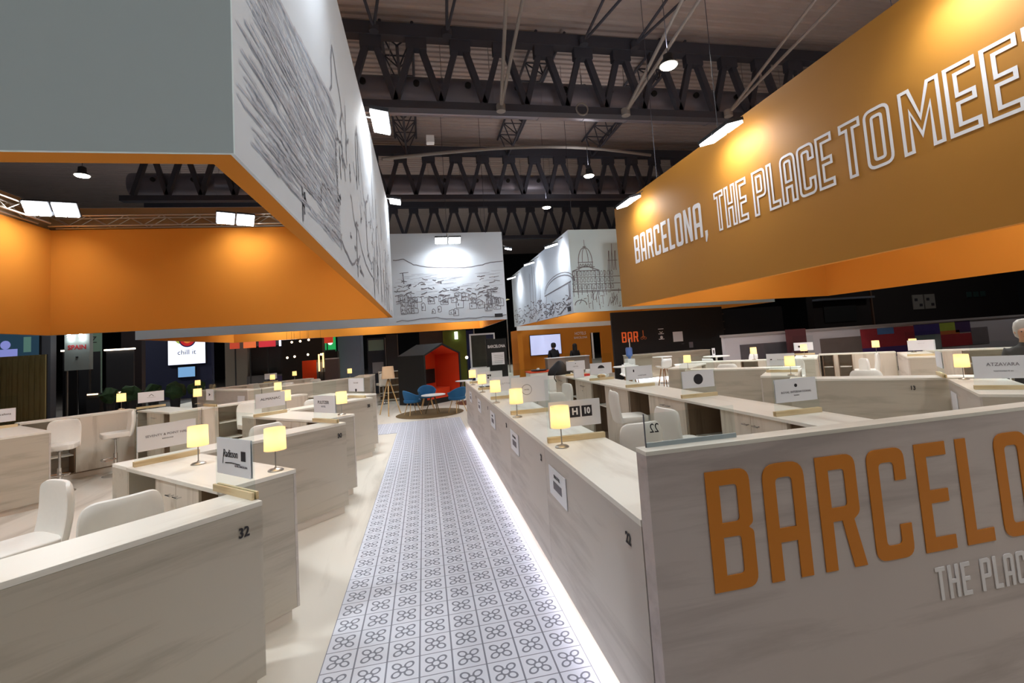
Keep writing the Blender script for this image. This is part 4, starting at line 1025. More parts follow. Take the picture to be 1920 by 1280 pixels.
# ================================================================ RECEPTION, BAR
t = thing('reception_booth', (4.46, 22.4, .012), 'orange walled reception booth with a screen', 'booth')
OR = M['orange']
MB().box(0, .25, 0, 1.7, 0, 2.52).build('end_wall', OR, t); MB().box(.25, 4.3, 1.6, 1.75, 0, 2.55).build('back_wall', OR, t)
MB().box(4.9, 5.9, 1.6, 1.75, 0, 2.6).build('back_wall', OR, t); MB().box(4.3, 4.9, 1.62, 1.75, 2.2, 2.6).build('door_head', OR, t)
MB().box(4.35, 4.42, 1.5, 1.6, .8, 2.2).build('door_leaf', M['paper'], t)
MB().box(0, 5.9, -.1, .05, 2.5, 2.72).build('top_rail', M['white'], t)
text('HOTELS', .22, M['lwhite'], t, face_mtx((3.75, 1.585, 2.2), (1, 0, 0), (0, 0, 1)), sx=.8); text('BARCELONA', .16, M['lwhite'], t, face_mtx((3.75, 1.585, 1.98), (1, 0, 0), (0, 0, 1)), sx=.8)
tv = thing('wall_screen', (5.4, 23.96, 1.2), 'pale lilac wall screen on the orange reception wall', 'screen')
MB().box(0, 1.7, -.04, .03, 0, 1.08).build('bezel', M['black'], tv, bevel=.01); MB().box(.03, 1.67, -.045, -.041, .03, 1.05).build('display', mat('screen_lilac', '#c3cbee', .4, emit='#b9c2ea', es=.75), tv)
t = thing('reception_desk', (3.95, 17.8, .012), 'white reception desk with an orange top in front of the screen', 'desk')
MB().box(0, 1.5, 0, .8, 0, .72).build('body', M['white'], t); MB().box(-.03, 1.53, -.03, .83, .721, .76).build('desktop', M['podred'], t)
tag(MB().lathe([(.0, 0), (.3, .01), (.33, .05), (.3, .055), (.05, .02)], 28).build('serving_tray', M['black'], loc=(4.4, 18.2, .773), smooth=True), 'wide black bowl on the orange reception desk', 'bowl')
tag(MB().lathe([(.04, 0), (.07, .05), (.05, .1)], 12).build('bread_basket', M['paper'], loc=(4.36, 18.15, .79), smooth=True), 'small white cup standing in the wide black bowl', 'cup')

t = thing('reception_counter', (5.5, 20.9, .012), 'grey reception counter in front of the two standing people', 'counter'); MB().box(0, 2.0, 0, .5, 0, 1.1).build('body', mat('warm_grey', '#8d8078', .7), t); MB().box(-.02, 2.02, -.02, .52, 1.101, 1.13).build('countertop', M['paper'], t)
t = thing('bar_wall', (8.2, 19.6, .012), 'black bar back wall with BAR in orange and chalk white marks', 'wall')
MB().box(0, 5.5, 0, .12, 0, 2.98).build('panel', M['black'], t)
word('BAR', .46, mat('orange_letter', '#e8642c', .6, emit='#e8642c', es=.25), t, face_mtx((.42, -.006, 1.62), (1, 0, 0), (0, 0, 1)), width=.78)
mb = MB(); P = lambda a, b: (a, -.006, b)
mb.line2([(1.45, 2.1), (1.45, 1.85), (1.38, 1.8)], .04, P); mb.line2([(1.45, 1.85), (1.53, 1.8)], .04, P); mb.line2(arc(1.38, 1.76, .06, .05, 0, 360, 10), .02, P); mb.line2(arc(1.53, 1.76, .06, .05, 0, 360, 10), .02, P); mb.build('fork_mark', mat('orange_mark', '#d97742', .6), t)
mb = MB(); [mb.line2([(2.2, z), (2.45, z)], .03, P) for z in (2.12, 1.9, 1.66)]; mb.line2([(2.26, 2.0), (2.33, 1.94), (2.4, 2.0)], .03, P); mb.cyl((2.33, -.004, 1.74), (2.33, -.008, 1.74), .07, n=12); mb.build('chalk_marks', M['lwhite'], t)
MB().box(2.9, 3.38, -.015, -.004, 1.5, 1.95).build('sheet', M['paper'], t)
mb = MB().lathe([(.06, 0), (.06, .01)], 10, (3.35, -.01, 1.38)).box(3.66, 3.86, -.014, -.005, 1.18, 1.44); mb.build('small_picture', M['ink2'], t)
t = thing('bar_counter', (8.35, 18.35, .012), 'pale wood bar counter with a lit strip at its foot', 'bar counter')
MB().box(0, 3.75, 0, .7, 1.07, 1.1).build('countertop', M['top'], t); MB().box(.02, 3.73, .02, .04, .1, 1.069).build('front_panel', M['face'], t); MB().box(.02, .04, .041, .68, .1, 1.069).build('end_panel', M['face'], t); MB().box(3.71, 3.73, .041, .68, .1, 1.069).build('end_panel', M['face'], t)
MB().box(.1, 3.6, .1, .6, 0, .1).build('plinth', M['white'], t); MB().box(.06, 3.65, .045, .08, .04, .09).build('led_strip', M['led'], t)
area('bar_glow', (10.2, 18.3, .1), (10.2, 17.4, .0), 3.4, 12, (1, .97, .95), None, sy=.05)
t = thing('water_dispenser', (8.0, 17.6, .012), 'white water dispenser with a blue bottle at the left end of the bar', 'water dispenser')
MB().box(-.16, .16, -.16, .16, 0, 1.0).build('cabinet', M['white'], t, bevel=.02); MB().lathe([(.05, 1.0), (.06, 1.06), (.13, 1.12), (.135, 1.4), (.11, 1.45)], 24).build('bottle', mat('blue_bottle', '#5d7fc4', .3), t, smooth=True)
MB().box(-.05, .05, -.19, -.161, .7, .8).build('tap', M['grey'], t)
tag(MB().lathe([(.05, 0), (.07, .02), (.02, .03), (.02, .62), (.035, .66)], 12).build('tap_column', M['white'], loc=(8.55, 18.7, 1.113), smooth=True), 'white slim tap column on the bar', 'tap')
# high tables and white shell stools
def high_table(loc, label, r=.35, h=1.08):
    t = thing('high_table', loc, label, 'high table', 0, 'white high tables near the bar')
    MB().lathe([(r, h-.025), (r+.004, h-.012), (r, h)], 32).build('tabletop', M['white'], t, smooth=True)
    MB().cyl((0, 0, .02), (0, 0, h-.025), .03, n=12).build('column', M['white'], t, smooth=True); MB().lathe([(.24, 0), (.24, .012), (.03, .03)], 28).build('base', M['white'], t, smooth=True)
def shell_stool(loc, rz, label, sh=.72):
    t = thing('shell_stool', loc, label, 'bar stool', rz, 'white shell stools on wooden legs')
    mb = MB(); n = 9; m_ = 8
    for j in range(m_):
        b = j/(m_-1)
        for i in range(n):
            a = i/(n-1)*2-1
            if b < .5: y = .2-.4*(b/.5); z = sh+.02*a*a+.0
            else: y = -.2-.07*((b-.5)/.5); z = sh+.34*((b-.5)/.5)
            wd = .21*(1-.15*(b > .9)); mb.v.append((a*wd, y+.06*a*a*(b > .5), z+(.06*a*a if b < .5 else 0)))
    for j in range(m_-1):
        for i in range(n-1): mb.f.append((j*n+i, j*n+i+1, (j+1)*n+i+1, (j+1)*n+i))
    o = mb.build('shell', M['white'], t, smooth=True); q = o.modifiers.new('t', 'SOLIDIFY'); q.thickness = .02
    for a in (45, 135, 225, 315):
        a = math.radians(a); MB().cyl((.1*math.cos(a), .1*math.sin(a), sh-.02), (.25*math.cos(a), .25*math.sin(a), 0), .02, .015, n=8).build('leg', M['legwood'], t, smooth=True)
    pts = [(.2*math.cos(math.radians(45+90*i)), .2*math.sin(math.radians(45+90*i)), .22) for i in range(5)]
    MB().tube(pts, .008, 6).build('footrest', M['black'], t)
    return t
high_table((8.5, 15.9, .012), 'high table between the two wooden-legged shell stools')
shell_stool((8.05, 15.0, .012), .1, 'shell stool at left, back turned to the camera by the bar'); shell_stool((8.78, 15.05, .012), PI/2, 'shell stool at right, facing left, behind the round-logo card')
high_table((9.25, 13.75, .012), 'high table with a menu card, beyond the low back counter', .4)
shell_stool((8.7, 13.2, .012), -PI/2+.4, 'shell stool left of the high table with a menu card'); shell_stool((10.3, 13.6, .012), PI/2, 'shell stool right of the high table with a menu card')
t = thing('menu_card', (9.1, 13.65, 1.093), 'upright white menu card on the high table', 'card'); MB().box(-.05, .05, -.01, .01, 0, .26).build('sheet', M['paper'], t); MB().box(-.02, .02, -.013, -.0105, .08, .2).build('print', M['ink'], t)
for i, (x, y) in enumerate(((4.6, 12.9), (5.2, 13.5), (5.9, 13.2), (6.4, 13.9))):
    shell_stool((x, y, .012), 1.3*i, ('white shell stool leftmost of those behind the fan-mark card', 'second white shell stool behind the fan-mark card', 'third white shell stool beside the water dispenser', 'rightmost white shell stool with dark crossing legs')[i])
high_table((5.5, 12.4, .012), 'white high table behind the fan-mark card')
# totem and window behind
t = thing('info_totem', (2.4, 18.5, .012), 'black information totem lettered BARCELONA with a white sheet', 'totem')
MB().box(0, .82, 0, .12, 0, 2.14).build('panel', M['black'], t)
text('BARCELONA', .16, M['lwhite'], t, face_mtx((.41, -.003, 1.84), (1, 0, 0), (0, 0, 1)), sx=.75, bold=.004)
s = MB().box(.2, .7, -.012, -.003, 1.12, 1.6).build('sheet', M['paper'], t); mb = MB(); [mb.box(.3, .66, -.014, -.0125, 1.2+.07*i, 1.21+.07*i) for i in range(5)]; mb.build('sheet_lines', M['ink2'], s)
t = thing('poster_frame', (2.0, 21.0, .012), 'white framed dark poster panel behind the totem', 'poster')
MB().box(0, 1.15, 0, .08, .9, 2.45).build('frame', M['paper'], t); MB().box(.07, 1.08, -.01, -.001, .97, 2.38).build('poster', mat('poster_dark', '#3a3a30', .7, noise=.6, nscale=3), t); MB().box(.4, .75, .0, .08, 0, .9).build('stand', M['grey'], t)
MB().box(.75, 1.08, -.014, -.0105, 2.2, 2.38).build('blue_label', M['navy'], t)

# ---- black bag on the worktop end and small things
bm = bmesh.new(); bmesh.ops.create_icosphere(bm, subdivisions=4, radius=1)
for v in bm.verts:
    x, y, z = v.co; v.co = (x*.3, y*.18, max(-.0, z)*.3*(1+.15*math.sin(4*x+1)) + (0 if z > 0 else 0))
me = bpy.data.meshes.new('bag'); bm.to_mesh(me); bm.free(); me.materials.append(mat('black_nylon', '#0d0e16', .6))
for p in me.polygons: p.use_smooth = True
t = thing('travel_bag', (3.2, 11.15, HT+.001), 'slumped black bag lying on the far end of the long worktop', 'bag', .2)
o = bpy.data.objects.new('bag_body', me); COL.objects.link(o); o.parent = t
MB().tube([(-.1, -.12, .12), (-.22, -.19, .02), (-.26, -.24, -.06), (-.22, -.245, -.14)], .012, 8).build('strap', M['black'], t, smooth=True)
MB().tube([(.18, -.1, .12), (.3, -.16, .03), (.34, -.12, .01)], .014, 8).build('strap', M['black'], t, smooth=True)
tag(MB().box(-.1, .1, -.04, .04, 0, .05).build('red_box', mat('red_card', '#d0392a', .6), loc=(3.5, 10.1, HT+.001), rotz=.3), 'small red packet on the worktop before the crest card', 'box')
tag(MB().lathe([(.04, 0), (.09, .03), (.07, .07), (.0, .09)], 16, close=False).build('wicker_bowl', M['natural'], loc=(3.55, 9.25, HT+.001), smooth=True), 'small brown wicker bowl near the fan-mark card', 'bowl')
tag(MB().box(-.12, .12, -.02, .02, 0, .18).build('leaflet_holder', M['paper'], loc=(3.25, 9.8, HT+.001), rotz=.2), 'white leaflet holder on the worktop beside the fan-mark card', 'leaflet holder')
tag(MB().box(-.11, .11, -.16, .16, 0, .006).build('leaflet', M['paper'], loc=(1.2, 9.75, HT+.001), rotz=.4), 'white leaflet lying near the farthest aisle lamp', 'leaflet')
for i, x in enumerate((1.1, 1.22)):
    tag(MB().box(-.04, .04, -.06, .06, 0, .01).build('card_stack', M['ink'], loc=(x, 9.55, HT+.001), rotz=.2), ('small dark card beside the leaflet, left one', 'small dark card beside the leaflet, right one')[i], 'card')

# ================================================================ PEOPLE
def person(loc, rz, label, coat, hair, longhair=False, h=1.72, sc=1.0, coat2=None):
    t = thing('person', loc, label, 'person', rz); k = h/1.72*sc
    V = []; E = []; Rr = []
    def add(p, r, par=None):
        V.append(tuple(c*k for c in p)); Rr.append(r*k); i = len(V)-1
        if par is not None: E.append((par, i))
        return i
    pel = add((0, 0, .95), .15); wst = add((0, 0, 1.12), .13, pel); chs = add((0, .0, 1.32), .15, wst); nb = add((0, 0, 1.45), .09, chs); nk = add((0, .01, 1.52), .05, nb)
    hd = add((0, .02, 1.6), .075, nk); add((0, .02, 1.68), .07, hd)
    for s in (-1, 1):
        hp = add((s*.09, 0, .88), .09, pel); kn = add((s*.1, .01, .5), .058, hp); an = add((s*.1, -.01, .09), .038, kn); add((s*.11, .13, .04), .03, an)
        sh = add((s*.17, 0, 1.4), .06, chs); el = add((s*.23, .0, 1.12), .042, sh); wr = add((s*.2, .16, .98), .026, el); pm = add((s*.18, .22, .96), .026, wr)
        for f in range(4): a = add((s*(.155+.017*f), .27+.004*f, .955), .0085, pm); add((s*(.155+.017*f), .3, .935-.004*f), .0075, a)
        add((s*.145, .235, .965), .009, pm)
    me = bpy.data.meshes.new('body'); me.from_pydata(V, E, []); o = bpy.data.objects.new('body', me); COL.objects.link(o); o.parent = t
    o.modifiers.new('skin', 'SKIN').use_smooth_shade = True
    for i, d in enumerate(me.skin_vertices[0].data): d.radius = (Rr[i], Rr[i]*(.72 if i < 4 else 1))
    me.skin_vertices[0].data[0].use_root = True
    o.modifiers.new('sub', 'SUBSURF').render_levels = 2; o.modifiers['sub'].levels = 2
    dg = bpy.context.evaluated_depsgraph_get(); dg.update(); m2 = bpy.data.meshes.new_from_object(o.evaluated_get(dg)); bpy.data.objects.remove(o)
    m2.materials.clear(); m2.materials.append(M['skin']); m2.materials.append(coat); m2.materials.append(coat2 or M['dkgrey'])
    for p in m2.polygons:
        z = p.center.z/k; y = p.center.y; p.use_smooth = True
        p.material_index = 0 if (z > 1.5 or (y > .19*k and .9 < z < 1.0)) else (1 if z > .9 else 2)
    b = bpy.data.objects.new('body', m2); COL.objects.link(b); b.parent = t
    # hair
    prof = [(.0, .165), (.05, .155), (.085, .12), (.098, .06), (.096, .0)] + ([(.1, -.1), (.09, -.2), (.03, -.24)] if longhair else [(.085, -.05), (.05, -.08)])
    hb = MB().lathe([(r*k, z*k) for r, z in prof], 20, (0, -.02*k, 1.62*k), close=False)
    hb.v = [(x, y if y < .03*k else .03*k+(y-.03*k)*.35, z) for x, y, z in hb.v]; hb.build('hair', hair, t, smooth=True)
    # face
    for s in (-1, 1):
        MB().lathe([(.0, -.009), (.009, 0), (0, .009)], 8, (s*.032*k, .088*k, 1.63*k), close=False).build('eye', M['black'], t)
        MB().lathe([(.0, -.03), (.014, 0), (.0, .03)], 8, (s*.08*k, .015*k, 1.62*k), close=False).build('ear', M['skin'], t)
    MB().cyl((0, .09*k, 1.635*k), (0, .112*k, 1.6*k), .006, .014, n=8).build('nose', M['skin'], t, smooth=True)
    MB().box(-.022*k, .022*k, .082*k, .092*k, 1.565*k, 1.572*k).build('mouth', mat('lips', '#8a4a42', .6), t)
    return t
person((6.0, 21.6, .012), PI+.4-PI, 'person in dark clothes standing before the lilac screen, seen from behind', mat('dark_coat', '#17191f', .8), M['hair'], h=1.76).scale = (1.3, 1.15, 1)
person((7.05, 21.6, .012), .3, 'person with long dark hair standing right of the screen', mat('dark_jacket', '#201c1e', .8), M['hair'], True, 1.66, coat2=M['grey']).scale = (1.2, 1.15, 1)
person((7.3, 4.5, .012), 2.2, 'grey-haired person in a dark grey top at the right edge', mat('grey_top', '#4a4644', .9), M['grayhair'], h=1.75, sc=1.0)

# ================================================================ HALL BACKGROUND, LEFT
def block(name, x0, x1, y, d, z0, z1, m, label, cat, kind=None, rot=0, group=None):
    t = thing(name, (x0, y, z0), label, cat, rot, group); MB().box(0, x1-x0, 0, d, 0, z1-z0).build('body', m, t); return t
gm = wood('green_brown_slats', '#8d8558', '#a0976a', 2, .8, 2)
t = thing('slatted_partition', (-15.9, 19, .012), 'tall olive-brown slatted partition at the left edge', 'partition')
for i in range(20): MB().box(i*.16, i*.16+.14, 0, .06, 0, 2.6).build('slat', gm, t)
MB().box(0, 3.2, .06, .09, 0, 2.6).build('backing', M['dkgrey'], t)
def screen(x0, x1, y, z0, z1, col, es, label, extra=None):
    t = thing('screen', (x0, y, z0), label, 'screen'); W_, H_ = x1-x0, z1-z0
    MB().box(0, W_, 0, .1, 0, H_).build('casing', M['black'], t); MB().box(.04, W_-.04, -.01, -.001, .04, H_-.04).build('display', mat('display', col, .4, emit=col, es=es), t)
    if extra: extra(t, W_, H_)
    return t
def ex1(t, W_, H_):
    m1 = mat('screen_figure', '#8f95d8', .5, emit='#7f86c8', es=.8); mb = MB().cyl((.75, -.015, .62), (.75, -.012, .62), .17, n=16).box(.35, 1.15, -.016, -.012, .1, .45); mb.build('figure_shapes', m1, t)
    MB().box(1.35, 1.6, -.016, -.012, .3, .9).box(.05, .3, -.016, -.012, .6, .95).build('figure_shapes', mat('screen_green', '#5f8a80', .5, emit='#56786f', es=.6), t)
screen(-16.8, -14.9, 22, 2.55, 3.7, '#2c4658', .5, 'large video screen with a pale figure at the far left', ex1)
block('steel_post', -14.85, -14.55, 22, .3, .012, 5, M['grey'], 'grey post beside the far left video screen', 'post')
t = block('hanging_sign', -14.5, -13.7, 23.5, .1, .012, 3.6, mat('mint_sign', '#7fa090', .6), 'greenish hanging sign left of the SPAIN light box', 'sign'); text('AZ', .4, M['ink'], t, face_mtx((.4, -.004, 3.25), (1, 0, 0), (0, 0, 1))); MB().box(0, .8, -.02, -.001, 0, 2.75).build('dark_base', M['dkgrey'], t)
def spain(x0, y):
    t = thing('light_box', (x0, y, .012), 'tall grey light box lettered SPAIN in red', 'sign')
    MB().box(0, .86, 0, .2, 2.0, 3.5).build('panel', mat('grey_lightbox', '#8e9796', .6), t); MB().box(.02, .06, .05, .12, 0, 2.0).box(.8, .84, .05, .12, 0, 2.0).build('legs_frame', M['steel'], t)
    text('SPAIN', .24, mat('red_print', '#b3202c', .6), t, face_mtx((.43, -.004, 2.9), (1, 0, 0), (0, 0, 1)), sx=1.0, bold=.008)
    MB().lathe([(.0, 0), (.05, .03), (0, .06)], 8, (.43, -.01, 2.5), close=False).build('emblem', M['ink'], t)
    for x in (.22, .62):
        MB().cyl((x, -.12, 3.42), (x, -.12, 3.3), .05, n=12).build('spotlight', M['flood'], t)
        l = area('spot_wash', (x0+x, y-.12, 3.28), (x0+x, y, 2.6), .08, 1.5, (.9, 1, .95), t)
spain(-13.95, 21.8)
for i, (x0, x1, y, z) in enumerate(((-13.0, -11.9, 22.5, 2.72), (-14.6, -14.0, 22.6, 2.8))):
    lt = thing('lit_shelf_edge', (x0, y, .012), 'x', 'light line'); MB().box(0, x1-x0, 0, .1, z, z+.06).build('light_strip', mat('warm_led', '#ffffff', .5, emit='#ffe9d0', es=4), lt); MB().box(.05, x1-x0-.05, .05, .12, 0, z-.001).build('stand', M['dkgrey'], lt); tag(lt, ('bright light line right of the SPAIN light box', 'bright light line left of the SPAIN light box')[i], 'light line')
block('dark_cabin', -13.2, -12.4, 24, .3, .012, 4, mat('wine_dark', '#241a1e', .8), 'dark wine-brown cabin wall behind the light lines', 'cabin')
for i, x in enumerate((-13.0, -12.3, -11.9)):
    t = thing('counter_light', (x, 21.5, 1.0), ('left warm strip light low on the dark counters', 'middle warm strip light low on the dark counters', 'right warm strip light low on the dark counters')[i], 'light line', group='warm strip lights on the dark counters')
    MB().box(0, .35, 0, .05, 0, .05).build('tube', mat('warm_tube', '#ffffff', .5, emit='#ffd9a8', es=3), t); MB().box(-.05, .4, .05, .3, -.98, .05).build('stand', M['dkgrey'], t)
t = block('navy_wall', -15.9, -12.2, 30.6, .3, .012, 5.4, M['navy'], 'tall navy blue exhibition wall holding the bright screen', 'wall')
def ex2(t, W_, H_):
    for r, c, z in ((.33, '#1c1440', 0), (.28, '#c8242a', .003), (.16, '#e8803a', .006)):
        MB().cyl((W_*.52, -.012-z, 1.46), (W_*.52, -.015-z, 1.46), r*1.35, n=24).build('logo_disc', mat('logo_'+c[1:], c, .5, emit=c, es=.5), t)
    MB().cyl((W_*.34, -.011, 1.5), (W_*.34, -.0115, 1.5), .27, n=20).build('logo_disc', mat('logo_lime', '#b8d060', .5, emit='#b8d060', es=.5), t)
    text('chill it', .4, M['ink'], t, face_mtx((W_*.5, -.013, .72), (1, 0, 0), (0, 0, 1)))
screen(-14.45, -12.45, 30.48, 1.93, 3.95, '#dfe6ff', 1.25, 'bright white screen with a round red and yellow logo', ex2)
screen(-13.95, -13.0, 30.48, 1.2, 1.85, '#7fb0e0', .6, 'small blue screen under the bright logo screen')
fan_ = mat('foliage_green', '#2d4a2c', .9)
for i in range(5):
    bm = bmesh.new(); bmesh.ops.create_icosphere(bm, subdivisions=2, radius=.28+.05*i % .1)
    for v in bm.verts: v.co += Vector((rnd.uniform(-.08, .08), rnd.uniform(-.08, .08), rnd.uniform(-.08, .08)))
    me = bpy.data.meshes.new('shrub'); bm.to_mesh(me); bm.free(); me.materials.append(fan_)
    x = -11.9+i*.75; t = thing('potted_shrub', (x, 20.9, .012), ('potted shrub leftmost in front of the navy wall', 'second potted shrub in front of the navy wall', 'middle potted shrub in front of the navy wall', 'fourth potted shrub in front of the navy wall', 'potted shrub rightmost in front of the navy wall')[i], 'plant', group='potted shrubs before the navy wall')
    o = bpy.data.objects.new('foliage', me); COL.objects.link(o); o.parent = t; o.location = (0, 0, .95); MB().lathe([(.13, 0), (.18, .7)], 12).build('pot', M['dkgrey'], t)
# framed grey booth
t = thing('exhibition_booth', (-11.5, 30.6, .012), 'grey framed exhibition booth with a black screen wall', 'booth')
g2 = mat('booth_grey', '#4e4c4e', .8)
MB().box(0, 1.2, 0, .4, 0, 4.2).build('side_wall', mat('booth_beige', '#6b655c', .8), t); MB().box(1.2, 6.0, 0, .4, 2.75, 4.2).build('header', g2, t); MB().box(5.3, 6.0, 0, .4, 0, 2.75).build('side_wall', g2, t)
MB().box(1.2, 5.3, .45, .6, .3, 2.75).build('black_wall', M['black'], t); MB().box(1.2, 3.8, -.15, .44, 0, 1.0).build('low_counter', g2, t); MB().box(2.3, 3.6, -.17, -.151, .4, .9).build('violet_panel', mat('violet', '#2e1f4a', .7), t)
for i, (x, y, z, c, w_) in enumerate(((-10.0, 30.1, 2.78, '#d86a3a', .65), (-9.05, 30.1, 2.78, '#c22f3a', .9), (-7.9, 30.1, 2.78, '#dfe6f8', 1.0), (-6.75, 30.1, 2.78, '#2a3aa0', .8), (-5.7, 29.95, 2.78, '#b03020', .7), (-10.8, 30.1, 2.78, '#b0402a', .5))):
    lb = ('orange lit sign above the grey booth', 'red lit sign above the grey booth', 'white lit sign above the grey booth', 'blue lit sign above the grey booth', 'long red lit sign right of the blue one', 'short red lit sign, leftmost above the grey booth')[i]
    lt = thing('lit_sign', (x, y, .012), lb, 'sign', 0, 'coloured lit signs under the left banner'); MB().box(-w_/2, w_/2, 0, .08, z-.12, z+.4).build('light_face', mat('lit_'+c[1:], c, .5, emit=c, es=.7 if i != 2 else 1.2), lt); MB().box(-.03, .03, .081, .14, 0, z+.2).build('post', M['black'], lt)
t = thing('orange_kiosk', (-5.35, 22.5, .012), 'small orange kiosk with a grey panel and round lights', 'kiosk')
MB().box(0, .6, 0, .6, 0, 1.75).build('body', M['podred'], t); MB().box(.6, 1.25, .0, .5, 0, 1.75).build('grey_panel', M['grey'], t); MB().box(.6, 1.25, -.01, -.001, 1.2, 1.65).build('panel_sheet', mat('pale_blue_sheet', '#8798b8', .6), t)
wb = mat('globe_bulb', '#ffffff', .5, emit='#ffdcb0', es=5)
for i, (x, z) in enumerate(((-5.9, 1.95), (-5.6, 1.98), (-5.05, 2.03), (-4.5, 2.0), (-5.7, 2.62), (-5.35, 2.64), (-5.0, 2.68))):
    lb = ['leftmost globe light on the kiosk row', 'second globe light on the kiosk row', 'third globe light on the kiosk row', 'rightmost globe light on the kiosk row', 'left globe light of the upper three', 'middle globe light of the upper three', 'right globe light of the upper three'][i]
    lt = thing('globe_light', (x, 22.3, z), lb, 'light', 0, 'warm globe lights by the orange kiosk'); MB().lathe([(0, -.05), (.035, -.035), (.05, 0), (.035, .035), (0, .05)], 12, close=False).build('globe', wb, lt, smooth=True); MB().cyl((0, 0, .05), (0, 0, 13.63-z), .005, n=4).build('cable', M['black'], lt)
    
for i, (x, z0, z1) in enumerate(((-4.6, 1.25, 2.0), (-4.42, 1.4, 2.05))):
    lt = thing('tube_light', (x, 22.3, .012), ('left amber vertical tube light', 'right amber vertical tube light')[i], 'light'); MB().cyl((0, 0, z0), (0, 0, z1), .03, n=8).build('tube', mat('amber_tube', '#ffffff', .5, emit='#ffc070', es=3), lt); MB().cyl((0, 0, 0), (0, 0, z0-.001), .015, n=8).build('stand', M['black'], lt)
block('dark_bar_shelf', -6.6, -4.78, 24, .5, .012, 2.8, M['black'], 'black bar wall behind the orange kiosk', 'wall')
t = block('green_sign', -5.85, -5.25, 30.2, .1, .012, 3.4, mat('green_lit', '#22a35a', .5, emit='#1fa356', es=.7), 'green lit sign with a white mark beside the grey column', 'sign')
MB().box(0, .6, -.02, -.001, 0, 2.25).build('black_base', M['black'], t); MB().cyl((.3, -.01, 2.68), (.3, -.004, 2.68), .14, n=12).build('white_mark', mat('white_lit', '#ffffff', .5, emit='#e8fff2', es=1.2), t)
t = thing('kiosk_cabinet', (-4.3, 22.0, .012), 'grey-brown cabinet with a dark niche under the green sign', 'cabinet'); MB().box(0, .56, 0, .4, 0, 1.75).build('body', mat('taupe', '#6d6162', .8), t); MB().box(.02, .54, -.01, .4, 1.8, 2.08).build('niche', M['black'], t); MB().box(.02, .54, -.02, .4, 1.75, 1.8).build('ledge', M['paper'], t)
tag(MB().box(-5.2, -3.85, 30.6, 31.9, 0.0, 13.6).build('concrete_column', mat('column_grey', '#5a6070', .75, noise=.1, nscale=2)), 'thick blue-grey column left of the tripod lamp', 'column')
t = block('glass_cabinet', -2.6, -1.8, 23, .5, .012, 2.6, mat('cabinet_blue', '#2b3646', .6), 'dark blue display cabinet right of the grey column', 'cabinet'); MB().box(.05, .75, -.01, -.001, 2.0, 2.5).build('sign_panel', mat('pale_green', '#86a59c', .6), t); MB().box(.2, .7, -.02, -.001, .95, 1.45).build('white_appliance', mat('appliance', '#9aa4b2', .5), t)
block('dark_pillar', -1.7, -1.2, 22.5, .5, .012, 2.7, M['dkgrey'], 'dark pillar between the blue display cabinet and the pod', 'pillar')
block('grey_booth_wall', -.2, 1.9, 23.5, .3, .012, 2.78, mat('greige', '#55504e', .8), 'dark grey-brown booth wall directly behind the pod', 'wall')
block('olive_hanging_panel', .9, 2.0, 22.6, .1, .012, 2.72, mat('olive', '#5f6a20', .8), 'olive green panel above the pod roof', 'panel')
block('blue_panel', 1.6, 2.4, 23.2, .1, .012, 2.7, mat('dusk_blue', '#2a3468', .8), 'deep blue panel right of the pod roof', 'panel')
tag(MB().box(1.45, 1.6, 22.45, 22.61, 2.3, 2.65).build('white_light_panel', mat('lit_white', '#ffffff', .5, emit='#f0fff0', es=2)), 'small bright white light panel above the pod', 'light')
t = thing('globe_light', (1.85, 21.2, .012), 'round white light left of the poster panel', 'light'); MB().lathe([(0, -.07), (.05, -.05), (.07, 0), (.05, .05), (0, .07)], 12, (0, 0, 1.42), close=False).build('globe', wb, t, smooth=True); MB().cyl((0, 0, 0), (0, 0, 1.36), .015, n=8).build('stem', M['black'], t)
# pale crumpled canopy above the totem
mb = MB(); n = 8
for i in range(n+1):
    for j in range(3): mb.v.append((3.2+i*.3, 30+j*.8, 3.2+.2*i+.12*((i+j) % 2)))
for i in range(n):
    for j in range(2): mb.f.append((i*3+j, i*3+j+1, (i+1)*3+j+1, (i+1)*3+j))
o = mb.build('draped_canopy', mat('cream_cloth', '#cbbf94', .9)); tag(o, 'cream draped canopy seen in the gap between the white banners', 'canopy')
sf = o.modifiers.new('s', 'SOLIDIFY'); sf.thickness = .03
MB().cyl((3.25, 30.8, 0), (3.25, 30.8, 3.25), .04).cyl((5.5, 30.8, 0), (5.5, 30.8, 4.7), .04).build('post', M['steel'], o)

